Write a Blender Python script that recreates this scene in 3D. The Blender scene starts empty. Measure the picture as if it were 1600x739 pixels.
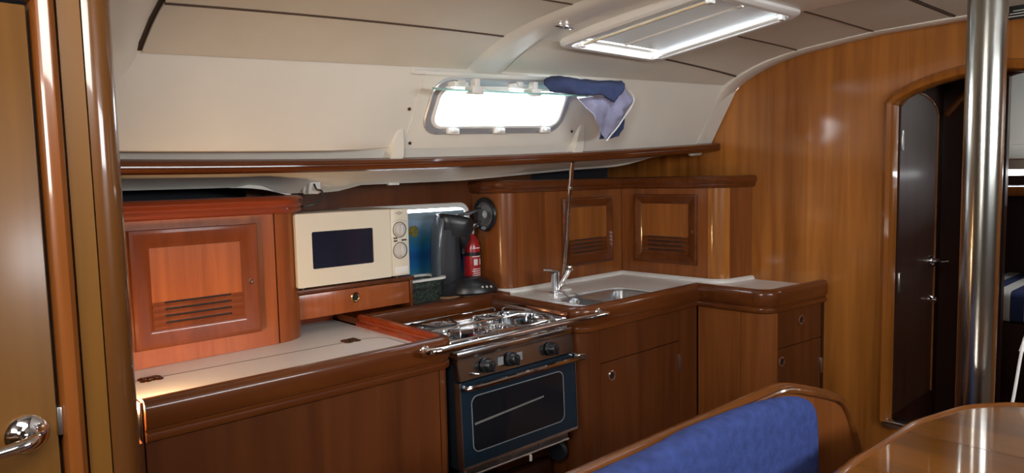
import bpy, bmesh, math, random
from mathutils import Vector, Matrix
random.seed(4)
SC = bpy.context.scene
COL = SC.collection
PI = math.pi

# ------------------------------------------------------------------ camera
cam_d = bpy.data.cameras.new('camera'); cam = bpy.data.objects.new('camera', cam_d); COL.objects.link(cam)
F, CY, H = 1100.0, 369.5, 1.42
pit = math.atan((CY-277)/F); yaw = math.radians(42.5); rl = .022
Dv = Vector((math.sin(yaw)*math.cos(pit), math.cos(yaw)*math.cos(pit), -math.sin(pit)))
R0 = Vector((math.cos(yaw), -math.sin(yaw), 0)); U0 = R0.cross(Dv)
Rv = math.cos(rl)*R0 - math.sin(rl)*U0; Uv = math.sin(rl)*R0 + math.cos(rl)*U0
cam.matrix_world = Matrix(((Rv.x, Uv.x, -Dv.x, 0), (Rv.y, Uv.y, -Dv.y, 0), (Rv.z, Uv.z, -Dv.z, H), (0, 0, 0, 1)))
cam_d.sensor_width = 36; cam_d.lens = 36*F/1600; cam_d.clip_start = .02
SC.camera = cam

# ------------------------------------------------------------------ world, light, exposure
SC.view_settings.view_transform = 'Standard'; SC.view_settings.look = 'None'
SC.view_settings.exposure = 1.25; SC.view_settings.gamma = 1
w = bpy.data.worlds.new('sky'); SC.world = w; w.use_nodes = True
nt = w.node_tree; bg = nt.nodes['Background']
tc = nt.nodes.new('ShaderNodeTexCoord'); sx = nt.nodes.new('ShaderNodeSeparateXYZ'); cr = nt.nodes.new('ShaderNodeValToRGB')
nt.links.new(tc.outputs['Generated'], sx.inputs[0]); nt.links.new(sx.outputs['Z'], cr.inputs[0]); nt.links.new(cr.outputs[0], bg.inputs[0])
cr.color_ramp.elements[0].color = (.95, .97, 1, 1); cr.color_ramp.elements[1].color = (.55, .75, 1, 1)
bg.inputs[1].default_value = 5.0

def area(name, loc, target, sx_, sy_, power, col=(1, 1, 1)):
    l = bpy.data.lights.new(name, 'AREA'); l.shape = 'RECTANGLE'; l.size = sx_; l.size_y = sy_; l.energy = power; l.color = col
    o = bpy.data.objects.new(name, l); COL.objects.link(o); o.location = loc
    o.rotation_euler = (Vector(target)-Vector(loc)).to_track_quat('-Z', 'Y').to_euler(); return o
area('worktop_fill_light', (.05, .30, 1.98), (1.4, 2.0, .9), .75, .65, 17, (1, .96, .90))  # added overhead fill to brighten the left worktop; no companionway opening is built
area('aft_fill_light', (-1.15, -.3, 1.6), (1.6, 1.6, 1.2), .5, .4, 9, (1, .93, .84))  # added fill from aft; the aft wall has no window
area('port_window_daylight', (1.9, -1.22, 1.66), (1.9, 1.6, 1.0), 1.3, .30, 14, (.95, .97, 1))
area('saloon_hatch_daylight', (2.0, -.15, 2.0), (2.0, -.15, 0), .55, .55, 9, (1, .97, .93))
area('galley_hatch_daylight', (2.25, 1.53, 2.16), (2.25, 1.53, 0), .5, .5, 1.6, (1, .98, .94))
area('galley_window_daylight', (1.92, 2.75, 1.86), (1.92, 2.1, 1.66), 1.0, .45, 17, (.93, .97, 1))
area('forward_cabin_hatch_daylight', (4.6, .2, 1.95), (4.9, .8, .8), .4, .4, 4, (.9, .95, 1))
area('worktop_glow_light', (.43, 1.905, .890), (1.1, 1.93, .855), .06, .05, 2.4, (1, .60, .28))  # added warm light hidden behind the post for the worktop glow; no fitting

# ------------------------------------------------------------------ materials
def new_mat(name):
    m = bpy.data.materials.new(name); m.use_nodes = True
    return m, m.node_tree, m.node_tree.nodes['Principled BSDF']
def c4(c): return (c[0], c[1], c[2], 1)
def plain(name, col, rough=.5, metal=0, coat=0, bump=0, bscale=200, var=.06, vscale=6, spec=.5, trans=0):
    m, t, b = new_mat(name)
    tc = t.nodes.new('ShaderNodeTexCoord')
    n = t.nodes.new('ShaderNodeTexNoise'); n.inputs['Scale'].default_value = vscale; n.inputs['Detail'].default_value = 3
    t.links.new(tc.outputs['Object'], n.inputs['Vector'])
    r = t.nodes.new('ShaderNodeValToRGB'); t.links.new(n.outputs['Fac'], r.inputs[0])
    r.color_ramp.elements[0].position = .3; r.color_ramp.elements[1].position = .7
    r.color_ramp.elements[0].color = c4([v*(1-var) for v in col]); r.color_ramp.elements[1].color = c4([min(1, v*(1+var)) for v in col])
    t.links.new(r.outputs[0], b.inputs['Base Color'])
    b.inputs['Roughness'].default_value = rough; b.inputs['Metallic'].default_value = metal
    b.inputs['Coat Weight'].default_value = coat; b.inputs['Coat Roughness'].default_value = .06
    b.inputs['Specular IOR Level'].default_value = spec
    if trans: b.inputs['Transmission Weight'].default_value = trans
    if bump:
        n2 = t.nodes.new('ShaderNodeTexNoise'); n2.inputs['Scale'].default_value = bscale; n2.inputs['Detail'].default_value = 2
        t.links.new(tc.outputs['Object'], n2.inputs['Vector'])
        bp = t.nodes.new('ShaderNodeBump'); bp.inputs['Strength'].default_value = bump; bp.inputs['Distance'].default_value = .002
        t.links.new(n2.outputs['Fac'], bp.inputs['Height']); t.links.new(bp.outputs[0], b.inputs['Normal'])
    return m
def wood(name, dark, light, axis='z', rough=.28, coat=.6, scale=1.0, crough=.08, fig=.5):
    m, t, b = new_mat(name)
    tc = t.nodes.new('ShaderNodeTexCoord'); mp = t.nodes.new('ShaderNodeMapping')
    s = {'x': (1.6, 26, 26), 'y': (26, 1.6, 26), 'z': (26, 26, 1.6)}[axis]
    mp.inputs['Scale'].default_value = [v*scale for v in s]
    t.links.new(tc.outputs['Object'], mp.inputs[0])
    n = t.nodes.new('ShaderNodeTexNoise'); n.inputs['Scale'].default_value = 1; n.inputs['Detail'].default_value = 5; n.inputs['Distortion'].default_value = .8
    t.links.new(mp.outputs[0], n.inputs['Vector'])
    mp2 = t.nodes.new('ShaderNodeMapping'); mp2.inputs['Scale'].default_value = [v*scale*.16 for v in s]; t.links.new(tc.outputs['Object'], mp2.inputs[0])
    n2 = t.nodes.new('ShaderNodeTexNoise'); n2.inputs['Scale'].default_value = 1; n2.inputs['Detail'].default_value = 2; n2.inputs['Distortion'].default_value = 1.5
    t.links.new(mp2.outputs[0], n2.inputs['Vector'])
    mx = t.nodes.new('ShaderNodeMix'); mx.data_type = 'FLOAT'; mx.inputs[0].default_value = fig
    t.links.new(n.outputs['Fac'], mx.inputs[2]); t.links.new(n2.outputs['Fac'], mx.inputs[3])
    r = t.nodes.new('ShaderNodeValToRGB'); r.color_ramp.elements[0].position = .36; r.color_ramp.elements[1].position = .64
    r.color_ramp.elements[0].color = c4(dark); r.color_ramp.elements[1].color = c4(light)
    t.links.new(mx.outputs[0], r.inputs[0]); t.links.new(r.outputs[0], b.inputs['Base Color'])
    b.inputs['Roughness'].default_value = rough; b.inputs['Coat Weight'].default_value = coat; b.inputs['Coat Roughness'].default_value = crough; b.inputs['Specular IOR Level'].default_value = .25
    bp = t.nodes.new('ShaderNodeBump'); bp.inputs['Strength'].default_value = .06; bp.inputs['Distance'].default_value = .001
    t.links.new(n.outputs['Fac'], bp.inputs['Height']); t.links.new(bp.outputs[0], b.inputs['Normal'])
    return m
WB = wood('bulkhead_veneer', (.20, .062, .008), (.46, .170, .030), 'z', .34, 1.0, .8, .10, .62)
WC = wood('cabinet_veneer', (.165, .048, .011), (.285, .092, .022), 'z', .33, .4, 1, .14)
WR = wood('red_cabinet_veneer', (.23, .058, .014), (.38, .108, .029), 'z', .33, .4, 1, .14)
WRX = wood('red_cabinet_veneer_level', (.23, .058, .014), (.38, .108, .029), 'z', .33, .4, 1.3, .14)
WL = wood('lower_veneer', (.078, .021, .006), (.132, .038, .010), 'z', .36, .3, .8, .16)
WT = wood('varnished_trim', (.085, .021, .005), (.155, .043, .009), 'x', .3, .55, 1, .07)
WTR = wood('red_varnished_trim', (.19, .030, .008), (.30, .052, .013), 'x', .3, .55, 1, .07)
WTZ = wood('varnished_trim_upright', (.12, .034, .007), (.20, .062, .012), 'z', .26, .7, 1, .06)
WP = wood('honey_veneer', (.088, .036, .006), (.145, .062, .010), 'z', .34, .35, .7, .18)
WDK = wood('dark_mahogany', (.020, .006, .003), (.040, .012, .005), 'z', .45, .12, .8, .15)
WTAB = wood('table_veneer', (.12, .040, .004), (.24, .085, .009), 'y', .3, .8, .5, .045)
WRAIL = wood('settee_trim', (.13, .040, .008), (.21, .072, .015), 'x', .26, .7, 1, .07)
GEL = plain('white_gelcoat', (.72, .69, .62), .35, 0, .1, var=.02)
VIN = plain('headliner_vinyl', (.66, .62, .53), .6, bump=.25, bscale=420, var=.03)
LAM = plain('white_laminate', (.82, .81, .78), .32, coat=.1, var=.02)
SS = plain('stainless_steel', (.62, .62, .62), .2, 1, var=.04)
SSM = plain('mirror_steel', (.66, .67, .70), .07, 1, var=.03)
BRU = plain('brushed_steel', (.50, .51, .52), .3, 1, var=.05)
CHR = plain('chrome', (.78, .78, .8), .06, 1, var=.01)
BRS = plain('brass', (.50, .33, .12), .25, 1, var=.05)
BRZ = plain('bronze', (.11, .06, .035), .45, 1, var=.3, vscale=90)
BLK = plain('black_plastic', (.012, .013, .016), .32, var=.1)
BLKM = plain('matt_black_plastic', (.009, .012, .018), .45, var=.1)
VOID = plain('void_shade_black', (.012, .014, .02), .8)  # near-black colour stands in for the shade in voids, gaps and slots
CRM = plain('cream_enamel', (.70, .65, .53), .35, coat=.1, var=.01)
WPL = plain('white_plastic', (.74, .73, .70), .38, var=.01)
GPL = plain('grey_plastic', (.55, .55, .55), .4, var=.02)
MWG = plain('dark_oven_glass', (.012, .016, .035), .08, coat=.6, var=.15)
NAVY = plain('navy_enamel', (.008, .020, .034), .25, coat=.25, var=.1)
OGL = plain('oven_window_glass', (.008, .010, .014), .06, coat=.5)
RED = plain('fire_red', (.42, .012, .015), .3, coat=.5, var=.05)
BLUF = plain('blue_velour', (.042, .068, .23), .9, bump=1.0, bscale=180, var=.22, vscale=40, spec=.2)
CLB = plain('blue_microfibre', (.036, .052, .125), .95, bump=.6, bscale=500, var=.1)
CLL = plain('lilac_microfibre', (.26, .25, .36), .95, bump=.6, bscale=400, var=.12, vscale=12)
ALU = plain('anodised_aluminium', (.52, .55, .60), .35, .6, var=.03)
GAPSH = plain('gap_shade_brown', (.075, .045, .03), .8)  # brown that stands in for the shade inside panel and lid gaps
CORK = plain('cork', (.30, .17, .08), .8, var=.2, vscale=60)
TEAL = plain('acrylic_edge', (.45, .72, .68), .12, trans=.55, var=.02)
GOLD = plain('warm_aluminium', (.60, .52, .38), .35, .5)
FLR = wood('cabin_sole', (.10, .035, .012), (.17, .06, .02), 'x', .3, .5, .8)
FABW = plain('white_fabric', (.62, .60, .56), .9, bump=.5, bscale=300)
FABN = plain('navy_fabric', (.018, .030, .085), .9, bump=.5, bscale=300)
# blind of the hatch: cloth that lets the daylight through
BLD, t_, b_ = new_mat('hatch_blind_cloth')
tr = t_.nodes.new('ShaderNodeBsdfTranslucent'); ad = t_.nodes.new('ShaderNodeMixShader'); ad.inputs[0].default_value = .02
b_.inputs['Base Color'].default_value = (.40, .375, .33, 1); b_.inputs['Roughness'].default_value = .25; tr.inputs[0].default_value = (.62, .56, .48, 1)
wv = t_.nodes.new('ShaderNodeTexWave'); wv.inputs['Scale'].default_value = 24; tcx = t_.nodes.new('ShaderNodeTexCoord'); wv.bands_direction = 'X'
bpx = t_.nodes.new('ShaderNodeBump'); bpx.inputs['Strength'].default_value = .12; bpx.inputs['Distance'].default_value = .004
t_.links.new(tcx.outputs['Object'], wv.inputs[0]); t_.links.new(wv.outputs['Fac'], bpx.inputs['Height']); t_.links.new(bpx.outputs[0], b_.inputs['Normal'])
t_.links.new(b_.outputs[0], ad.inputs[1]); t_.links.new(tr.outputs[0], ad.inputs[2]); t_.links.new(ad.outputs[0], t_.nodes['Material Output'].inputs[0])
# speckled dark basket
SPK, t_, b_ = new_mat('speckled_dark_green')
vo = t_.nodes.new('ShaderNodeTexVoronoi'); vo.inputs['Scale'].default_value = 150; tcx = t_.nodes.new('ShaderNodeTexCoord'); rr = t_.nodes.new('ShaderNodeValToRGB')
t_.links.new(tcx.outputs['Object'], vo.inputs[0]); t_.links.new(vo.outputs['Color'], rr.inputs[0]); t_.links.new(rr.outputs[0], b_.inputs['Base Color'])
rr.color_ramp.elements[0].color = (.008, .018, .016, 1); rr.color_ramp.elements[1].color = (.09, .12, .08, 1); rr.color_ramp.elements[0].position = .45
# printed seascape (a flat print): height bands with noise, z local
SEA, t_, b_ = new_mat('seascape_print')
tcx = t_.nodes.new('ShaderNodeTexCoord'); sp = t_.nodes.new('ShaderNodeSeparateXYZ'); t_.links.new(tcx.outputs['Generated'], sp.inputs[0])
nn = t_.nodes.new('ShaderNodeTexNoise'); nn.inputs['Scale'].default_value = 9; nn.inputs['Detail'].default_value = 6; t_.links.new(tcx.outputs['Generated'], nn.inputs['Vector'])
m1 = t_.nodes.new('ShaderNodeMath'); m1.operation = 'MULTIPLY_ADD'; m1.inputs[1].default_value = .16; t_.links.new(nn.outputs['Fac'], m1.inputs[0]); t_.links.new(sp.outputs['Z'], m1.inputs[2])
rr = t_.nodes.new('ShaderNodeValToRGB'); t_.links.new(m1.outputs[0], rr.inputs[0]); e = rr.color_ramp.elements
e[0].position = .0; e[0].color = (.16, .13, .10, 1); e[1].position = 1; e[1].color = (.26, .36, .46, 1)
for p_, c_ in [(.14, (.24, .21, .18)), (.22, (.05, .25, .36)), (.38, (.015, .16, .42)), (.52, (.010, .09, .30)), (.60, (.012, .15, .40)), (.72, (.03, .17, .27)), (.80, (.07, .22, .38)), (.88, (.20, .34, .50)), (.96, (.30, .44, .60))]:
    q = e.new(p_); q.color = c4(c_)
t_.links.new(rr.outputs[0], b_.inputs['Base Color']); b_.inputs['Roughness'].default_value = .3

# ------------------------------------------------------------------ mesh helpers (world coordinates)
def bmn(): return bmesh.new()
def box(bm, x0, x1, y0, y1, z0, z1, bev=0, seg=2):
    r = bmesh.ops.create_cube(bm, size=1)
    for v in r['verts']:
        v.co = Vector((x0+(v.co.x+.5)*(x1-x0), y0+(v.co.y+.5)*(y1-y0), z0+(v.co.z+.5)*(z1-z0)))
    if bev:
        es = list({e for v in r['verts'] for e in v.link_edges})
        bmesh.ops.bevel(bm, geom=es, offset=bev, segments=seg, profile=.5, affect='EDGES')
def loft(bm, loops, closed=True, cap0=False, cap1=False, ring=False):
    R = [[bm.verts.new(p) for p in lp] for lp in loops]
    n = len(R[0]); m = len(R); rng = range(m if ring else m-1)
    for i in rng:
        a, b = R[i], R[(i+1) % m]
        for j in range(n if closed else n-1):
            k = (j+1) % n
            try: bm.faces.new((a[j], a[k], b[k], b[j]))
            except ValueError: pass
    if cap0: bm.faces.new(R[0][::-1])
    if cap1: bm.faces.new(R[-1])
    return R
def tube(bm, pts, r, n=10, closed=False, cap=True):
    pts = [Vector(p) for p in pts]; m = len(pts); loops = []
    rs = r if isinstance(r, (list, tuple)) else [r]*m
    up = None
    for i, p in enumerate(pts):
        if closed: t = pts[(i+1) % m]-pts[i-1]
        else: t = pts[min(i+1, m-1)]-pts[max(i-1, 0)]
        t.normalize()
        if up is None:
            up = Vector((0, 0, 1)) if abs(t.z) < .9 else Vector((1, 0, 0))
        s = t.cross(up).normalized(); up = s.cross(t).normalized()
        loops.append([p+rs[i]*(math.cos(2*PI*k/n)*s+math.sin(2*PI*k/n)*up) for k in range(n)])
    loft(bm, loops, True, cap and not closed, cap and not closed, ring=closed)
def smoothpts(pts, k=6):
    P = [Vector(p) for p in pts]; out = []
    for i in range(len(P)-1):
        a = P[max(i-1, 0)]; b = P[i]; c = P[i+1]; d = P[min(i+2, len(P)-1)]
        for j in range(k):
            t = j/k
            out.append(.5*((2*b)+(-a+c)*t+(2*a-5*b+4*c-d)*t*t+(-a+3*b-3*c+d)*t*t*t))
    out.append(P[-1]); return out
def basis(ax):
    ax = Vector(ax).normalized(); u = Vector((0, 0, 1)) if abs(ax.z) < .9 else Vector((1, 0, 0))
    s = ax.cross(u).normalized(); return s, s.cross(ax), ax
def lathe(bm, prof, org, ax=(0, 0, 1), n=24, cap0=True, cap1=True, sq=1.0):
    s, u, a = basis(ax); org = Vector(org)
    loops = [[org+a*h+r*(math.cos(2*PI*k/n)*s+sq*math.sin(2*PI*k/n)*u) for k in range(n)] for r, h in prof]
    loft(bm, loops, True, cap0, cap1)
def fillet(path, closed=False, seg=8):
    out = []; n = len(path)
    for i, p in enumerate(path):
        r = p[2] if len(p) > 2 else 0
        P = Vector(p[:2])
        if not r or (not closed and i in (0, n-1)): out.append(P); continue
        A = (Vector(path[i-1][:2])-P).normalized(); B = (Vector(path[(i+1) % n][:2])-P).normalized()
        ang = A.angle(B); d = r/math.tan(ang/2)
        c = P+(A+B).normalized()*(r/math.sin(ang/2)); s0 = P+A*d; s1 = P+B*d
        a0 = math.atan2(s0.y-c.y, s0.x-c.x); a1 = math.atan2(s1.y-c.y, s1.x-c.x); da = (a1-a0+PI) % (2*PI)-PI
        for k in range(seg+1): out.append(c+r*Vector((math.cos(a0+da*k/seg), math.sin(a0+da*k/seg))))
    return out
def miters(P, closed=False):
    res = []; n = len(P)
    for i in range(n):
        a = P[i]-P[i-1] if (closed or i > 0) else P[1]-P[0]
        b = P[(i+1) % n]-P[i] if (closed or i < n-1) else P[-1]-P[-2]
        a = a.normalized(); b = b.normalized()
        na = Vector((a.y, -a.x)); nb = Vector((b.y, -b.x)); m = (na+nb).normalized()
        res.append(m/max(.3, m.dot(na)))
    return res
def sweep(bm, prof, P, i0=0, i1=None, closed=False, mit=None):
    """profile (u outward to the right of travel, z) closed loop, swept in plan; P filleted points; only points i0..i1."""
    mit = mit or miters(P, closed); i1 = len(P)-1 if i1 is None else i1
    loops = [[(P[i].x+mit[i].x*u, P[i].y+mit[i].y*u, z) for u, z in prof] for i in range(i0, i1+1)]
    loft(bm, loops, True, not closed, not closed, ring=closed)
def rrect(w, h, r, seg=5, cx=0, cy=0):
    return [(p.x, p.y) for p in fillet([(cx-w/2, cy-h/2, r), (cx+w/2, cy-h/2, r), (cx+w/2, cy+h/2, r), (cx-w/2, cy+h/2, r)], True, seg)]
def slab(bm, outer, holes, mp, d0, d1):
    """flat plate with holes: 2-D loops mapped by mp(u,v,w), extruded from w=d0 to w=d1"""
    edges = []
    loops = []
    for lp in [outer]+holes:
        vs = [bm.verts.new(mp(u, v, d0)) for u, v in lp]; loops.append(vs)
        for i in range(len(vs)): edges.append(bm.edges.new((vs[i], vs[(i+1) % len(vs)])))
    r = bmesh.ops.triangle_fill(bm, edges=edges, use_beauty=True, use_dissolve=False)
    fs = [g for g in r['geom'] if isinstance(g, bmesh.types.BMFace)]
    ex = bmesh.ops.extrude_face_region(bm, geom=fs)
    off = Vector(mp(0, 0, d1))-Vector(mp(0, 0, d0))
    for g in ex['geom']:
        if isinstance(g, bmesh.types.BMVert): g.co += off
def rawobj(name, bm, mat, loc, ang=32, sub=0):
    bmesh.ops.remove_doubles(bm, verts=bm.verts, dist=1e-5)
    bmesh.ops.recalc_face_normals(bm, faces=bm.faces)
    L = Vector(loc)
    for v in bm.verts: v.co -= L
    ca = math.radians(ang)
    for f in bm.faces: f.smooth = True
    for e_ in bm.edges:
        if len(e_.link_faces) == 2 and e_.calc_face_angle(0) > ca: e_.smooth = False
    me = bpy.data.meshes.new(name); bm.to_mesh(me); bm.free(); me.materials.append(mat)
    o = bpy.data.objects.new(name, me); COL.objects.link(o)
    if sub:
        md = o.modifiers.new('sub', 'SUBSURF'); md.levels = sub; md.render_levels = sub
    return o
def thing(name, label, cat, loc, group=None):
    o = bpy.data.objects.new(name, None); COL.objects.link(o); o.location = loc; o.empty_display_size = .05
    o['label'] = label; o['category'] = cat; o['org'] = [float(v) for v in loc]
    if group: o['group'] = group
    return o
def part(name, bm, mat, parent, label=None, ang=32, sub=0):
    org = parent['org']
    o = rawobj(name, bm, mat, org, ang, sub); o.parent = parent; o['org'] = list(org)
    if label: o['label'] = label
    return o
def solo(name, bm, mat, label, cat, loc, group=None, ang=32, sub=0):
    o = rawobj(name, bm, mat, loc, ang, sub); o.location = loc; o['org'] = [float(v) for v in loc]; o['label'] = label; o['category'] = cat
    if group: o['group'] = group
    return o
def struct(name, bm, mat, label=None, ang=32):
    o = rawobj(name, bm, mat, (0, 0, 0), ang); o['kind'] = 'structure'; o['org'] = [0, 0, 0]
    if label: o['label'] = label
    return o

# ------------------------------------------------------------------ hull surfaces
def quad3(p, x):   # quadratic through three (x, value) points
    (a, A), (b, B), (c, C_) = p
    return A*(x-b)*(x-c)/((a-b)*(a-c))+B*(x-a)*(x-c)/((b-a)*(b-c))+C_*(x-a)*(x-b)/((c-a)*(c-b))
def edge1(X): return quad3([(.3, 2.067), (1.9, 2.070), (3.1, 1.941)], X), quad3([(.3, 1.759), (1.9, 1.833), (3.1, 1.858)], X)
def edge0(X): return quad3([(.3, 2.293), (1.9, 2.245), (3.1, 2.096)], X), quad3([(.3, 1.503), (1.9, 1.517), (3.1, 1.569)], X)
GS = [(-.3, -.12), (0, 0), (.04, .022), (.095, .048), (.16, .074), (.235, .096), (.32, .112), (.4, .124), (.55, .139), (.7, .151), (1.0, .158), (3.4, .158)]
def gs(s):
    for (a, A), (b, B) in zip(GS, GS[1:]):
        if s <= b: return A+(B-A)*(s-a)/(b-a)
    return GS[-1][1]
def ceil_pt(X, s, d=0):
    y, z = edge1(X); return Vector((X, y-s, z+gs(s)-d))
def side_pt(X, t, d=0):
    y, z = edge1(X); y0, z0 = edge0(X); v = Vector((0, y-y0, z-z0)); n = Vector((0, -v.z, v.y)).normalized()
    return Vector((X, y0+v.y*t, z0+v.z*t))+n*d

# ------------------------------------------------------------------ structure: floor, bulkheads, far walls
bm = bmn(); box(bm, -1.3, 5.6, -1.4, 2.9, -.05, 0); struct('floor', bm, FLR)
bm = bmn(); box(bm, -1.35, -1.3, -1.4, 2.9, 0, 2.1); struct('wall_aft', bm, WP)
bm = bmn(); box(bm, -1.3, 5.6, -1.45, -1.4, 0, 1.3); box(bm, -1.3, 5.6, -1.47, -1.4, 1.3, 2.1); struct('wall_port', bm, GEL)
bm = bmn(); box(bm, -1.3, 3.38, 2.78, 2.82, 0, 1.20); box(bm, -1.3, 1.5, 2.78, 2.82, 1.2, 1.64); box(bm, 2.2, 3.38, 2.78, 2.82, 1.2, 1.64); box(bm, 1.5, 2.2, 2.78, 2.82, 1.32, 1.64)
struct('wall_hull', bm, VOID)
# forward bulkhead with arched doorway
arch = [(.42, .28), (.42, 1.66), (.50, 1.74), (.62, 1.79), (.76, 1.812), (.90, 1.803), (1.0, 1.783), (1.08, 1.757), (1.15, 1.722), (1.168, 1.70), (1.168, .28)]
topc = [(2.12, 1.5), (2.065, 1.60), (2.052, 1.63), (2.012, 1.71), (1.972, 1.78), (1.935, 1.825), (1.896, 1.861), (1.85, 1.888), (1.805, 1.909), (1.74, 1.935), (1.665, 1.957), (1.58, 1.974), (1.5, 1.985), (1.35, 2.0), (1.2, 2.012), (.9, 2.016), (.0, 2.016), (-1.4, 2.0)]
bm = bmn(); slab(bm, [(-1.4, 0)]+[(2.8, 0), (2.8, 1.625), (2.066, 1.625)]+topc[2:], [arch], lambda u, v, w_: (w_, u, v), 3.35, 3.385)
wf = struct('wall_forward', bm, WB)
# door frame: rounded moulding along the arch
def arch_ring(dout, din, x0, x1):
    P = [Vector(p) for p in arch]; m = miters(P, True); lo = []
    for (u, x) in [(din, x1), (din, x0+.010), (din*.4+dout*.6, x0), (dout*.85+din*.15, x0+.003), (dout, x0+.012), (dout, x1)]:
        lo.append([(x, P[i].x-m[i].x*u*-1, P[i].y-m[i].y*u*-1) for i in range(len(P))])
    return lo
bm = bmn(); P = [Vector(p) for p in arch]; m = miters(P)
# sign: outward of the opening
prof = [(-.012, 3.40), (-.012, 3.345), (-.004, 3.328), (.012, 3.322), (.028, 3.33), (.034, 3.35)]
lo = [[(x, P[i].x+(-m[i].x)*u, P[i].y+(-m[i].y)*u) for u, x in prof] for i in range(len(P))]
loft(bm, lo, True, True, True); struct('trim_1', bm, wood('honey_trim', (.20, .062, .010), (.32, .112, .018), 'z', .24, .9, 1, .05), 'rounded varnished moulding around the arched doorway')
bm = bmn(); box(bm, 3.33, 3.40, .40, 1.175, .255, .285, .004); struct('trim_2', bm, SS, 'metal threshold of the arched doorway')
bm = bmn(); box(bm, 3.30, 3.352, -1.3, 1.445, 0, .10, .006); struct('baseboard_forward', bm, WL)

# ceiling panels: strips between seams; gap shows a dark backing
def ceil_patch(bm, x0, x1, s0, s1, d, nx=10, ns=6, thick=.006):
    ns = max(ns, int(abs(s1-s0)/.02)+1)
    lo = []
    for i in range(nx+1):
        X = x0+(x1-x0)*i/nx; col_ = []
        for j in range(ns+1): col_.append(ceil_pt(X, s0+(s1-s0)*j/ns, d))
        for j in range(ns, -1, -1): col_.append(ceil_pt(X, s0+(s1-s0)*j/ns, d-thick))
        lo.append(col_)
    loft(bm, lo, True, True, True)
def s_at(X, Y): return edge1(X)[0]-Y
def ceil_patch_y(bm, x0, x1, Ya, Yb, d, nx=8, ns=6, thick=.006, fa=None):
    ns = max(ns, min(60, int(abs((Ya if Ya is not None else 2.05)-Yb)/.02)+1))
    lo = []
    for i in range(nx+1):
        X = x0+(x1-x0)*i/nx; sa = (s_at(X, Ya) if Ya is not None else 0.004); sb = s_at(X, Yb); col_ = []
        for j in range(ns+1): col_.append(ceil_pt(X, sa+(sb-sa)*j/ns, d))
        for j in range(ns, -1, -1): col_.append(ceil_pt(X, sa+(sb-sa)*j/ns, d-thick))
        lo.append(col_)
    loft(bm, lo, True, True, True)
bm = bmn()
X0, X1 = -1.3, 3.38
def backing(bm, xa, xb, sa, sb): ceil_patch(bm, xa, xb, sa, sb, -.004, 40, 10, .03)
HX0, HX1, HY0, HY1 = 1.99, 2.50, 1.245, 1.80    # hatch opening
backing(bm, -1.3, HX0, -.02, 3.4); backing(bm, HX1, 3.38, -.02, 3.4)
ceil_patch_y(bm, HX0, HX1, None, HY1, -.004, 8, 4, .03); ceil_patch_y(bm, HX0, HX1, HY0, -1.35, -.004, 8, 8, .03)
ce = struct('ceiling', bm, plain('panel_gap_backing', (.045, .028, .018), .8))
def cpanel(x0, x1, Ya, Yb):
    b = bmn(); ceil_patch_y(b, x0, x1, Ya, Yb, .004, 16, 6, .006); o = rawobj('headliner_panel', b, VIN, (0, 0, 0)); o.parent = ce; o['org'] = [0, 0, 0]
G = .006
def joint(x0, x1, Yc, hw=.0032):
    b = bmn(); ceil_patch_y(b, x0, x1, Yc+hw, Yc-hw, .0055, 16, 1, .006); o = rawobj('gap_shade_strip', b, GAPSH, (0, 0, 0)); o.parent = ce; o['org'] = [0, 0, 0]  # dark strip added over each panel gap to paint in its shade
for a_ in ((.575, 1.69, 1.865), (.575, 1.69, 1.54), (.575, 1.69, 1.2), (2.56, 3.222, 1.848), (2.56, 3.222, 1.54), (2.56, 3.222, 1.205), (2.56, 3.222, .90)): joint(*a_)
cpanel(.575, 1.69, None, 1.865+G); cpanel(.575, 1.69, 1.865-G, 1.54+G); cpanel(.575, 1.69, 1.54-G, 1.2+G); cpanel(.575, 1.69, 1.2-G, .6); cpanel(.575, 1.69, .594, -.4)
cpanel(1.87, 3.225, None, 1.848+G); cpanel(2.56, 3.225, 1.848-G, 1.54+G); cpanel(2.56, 3.225, 1.54-G, 1.205+G); cpanel(2.56, 3.225, 1.205-G, .905+G); cpanel(1.87, 3.225, .895-G, -.4)
# moulded cross beam beside the hatch and surround, forward cornice, aft cornice
def cstrip(name, x0, x1, Ya, Yb, d, label):
    b = bmn(); lo = []
    nx = 8; ys = 90
    for i in range(nx+1):
        u = i/nx; X = x0+(x1-x0)*u; dd = d*min(1, math.sin(PI*u)*1.9)
        sa = 0.0 if Ya is None else s_at(X, Ya); sb = s_at(X, Yb)
        lo.append([ceil_pt(X, sa+(sb-sa)*j/ys, dd) for j in range(ys+1)]+[ceil_pt(X, sa+(sb-sa)*j/ys, -.012) for j in range(ys, -1, -1)])
    loft(b, lo, True, True, True); struct(name, b, GEL, label)
cstrip('trim_3', 1.69, 1.87, None, -.6, .020, 'white moulded deck beam crossing the headliner')
b = bmn(); ceil_patch_y(b, 1.86, HX0, 1.848, .9, .007, 4, 8, .02); ceil_patch_y(b, HX1, 2.56, 1.848, .9, .007, 3, 8, .02); ceil_patch_y(b, HX0, HX1, 1.848, HY1, .007, 4, 3, .02); ceil_patch_y(b, HX0, HX1, HY0, .9, .007, 4, 4, .02)
struct('trim_4', b, GEL, 'white moulded headliner surround of the hatch')
# forward cornice, follows the bulkhead's curved top and down the side to the rail
b = bmn(); tp = [(2.125, 1.52)]+topc[1:]; P = [Vector(p) for p in tp]; m = miters(P)
prof = [(.0, 3.349), (-.006, 3.335), (-.010, 3.28), (-.013, 3.24), (-.008, 3.222), (.03, 3.222), (.03, 3.349)]
sg = -1
lo = [[(x, P[i].x+m[i].x*u, P[i].y+m[i].y*u) for u, x in prof] for i in range(len(P))]
loft(b, lo, True, True, True); struct('trim_5', b, GEL, 'white cornice where headliner and side meet the forward bulkhead')
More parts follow.
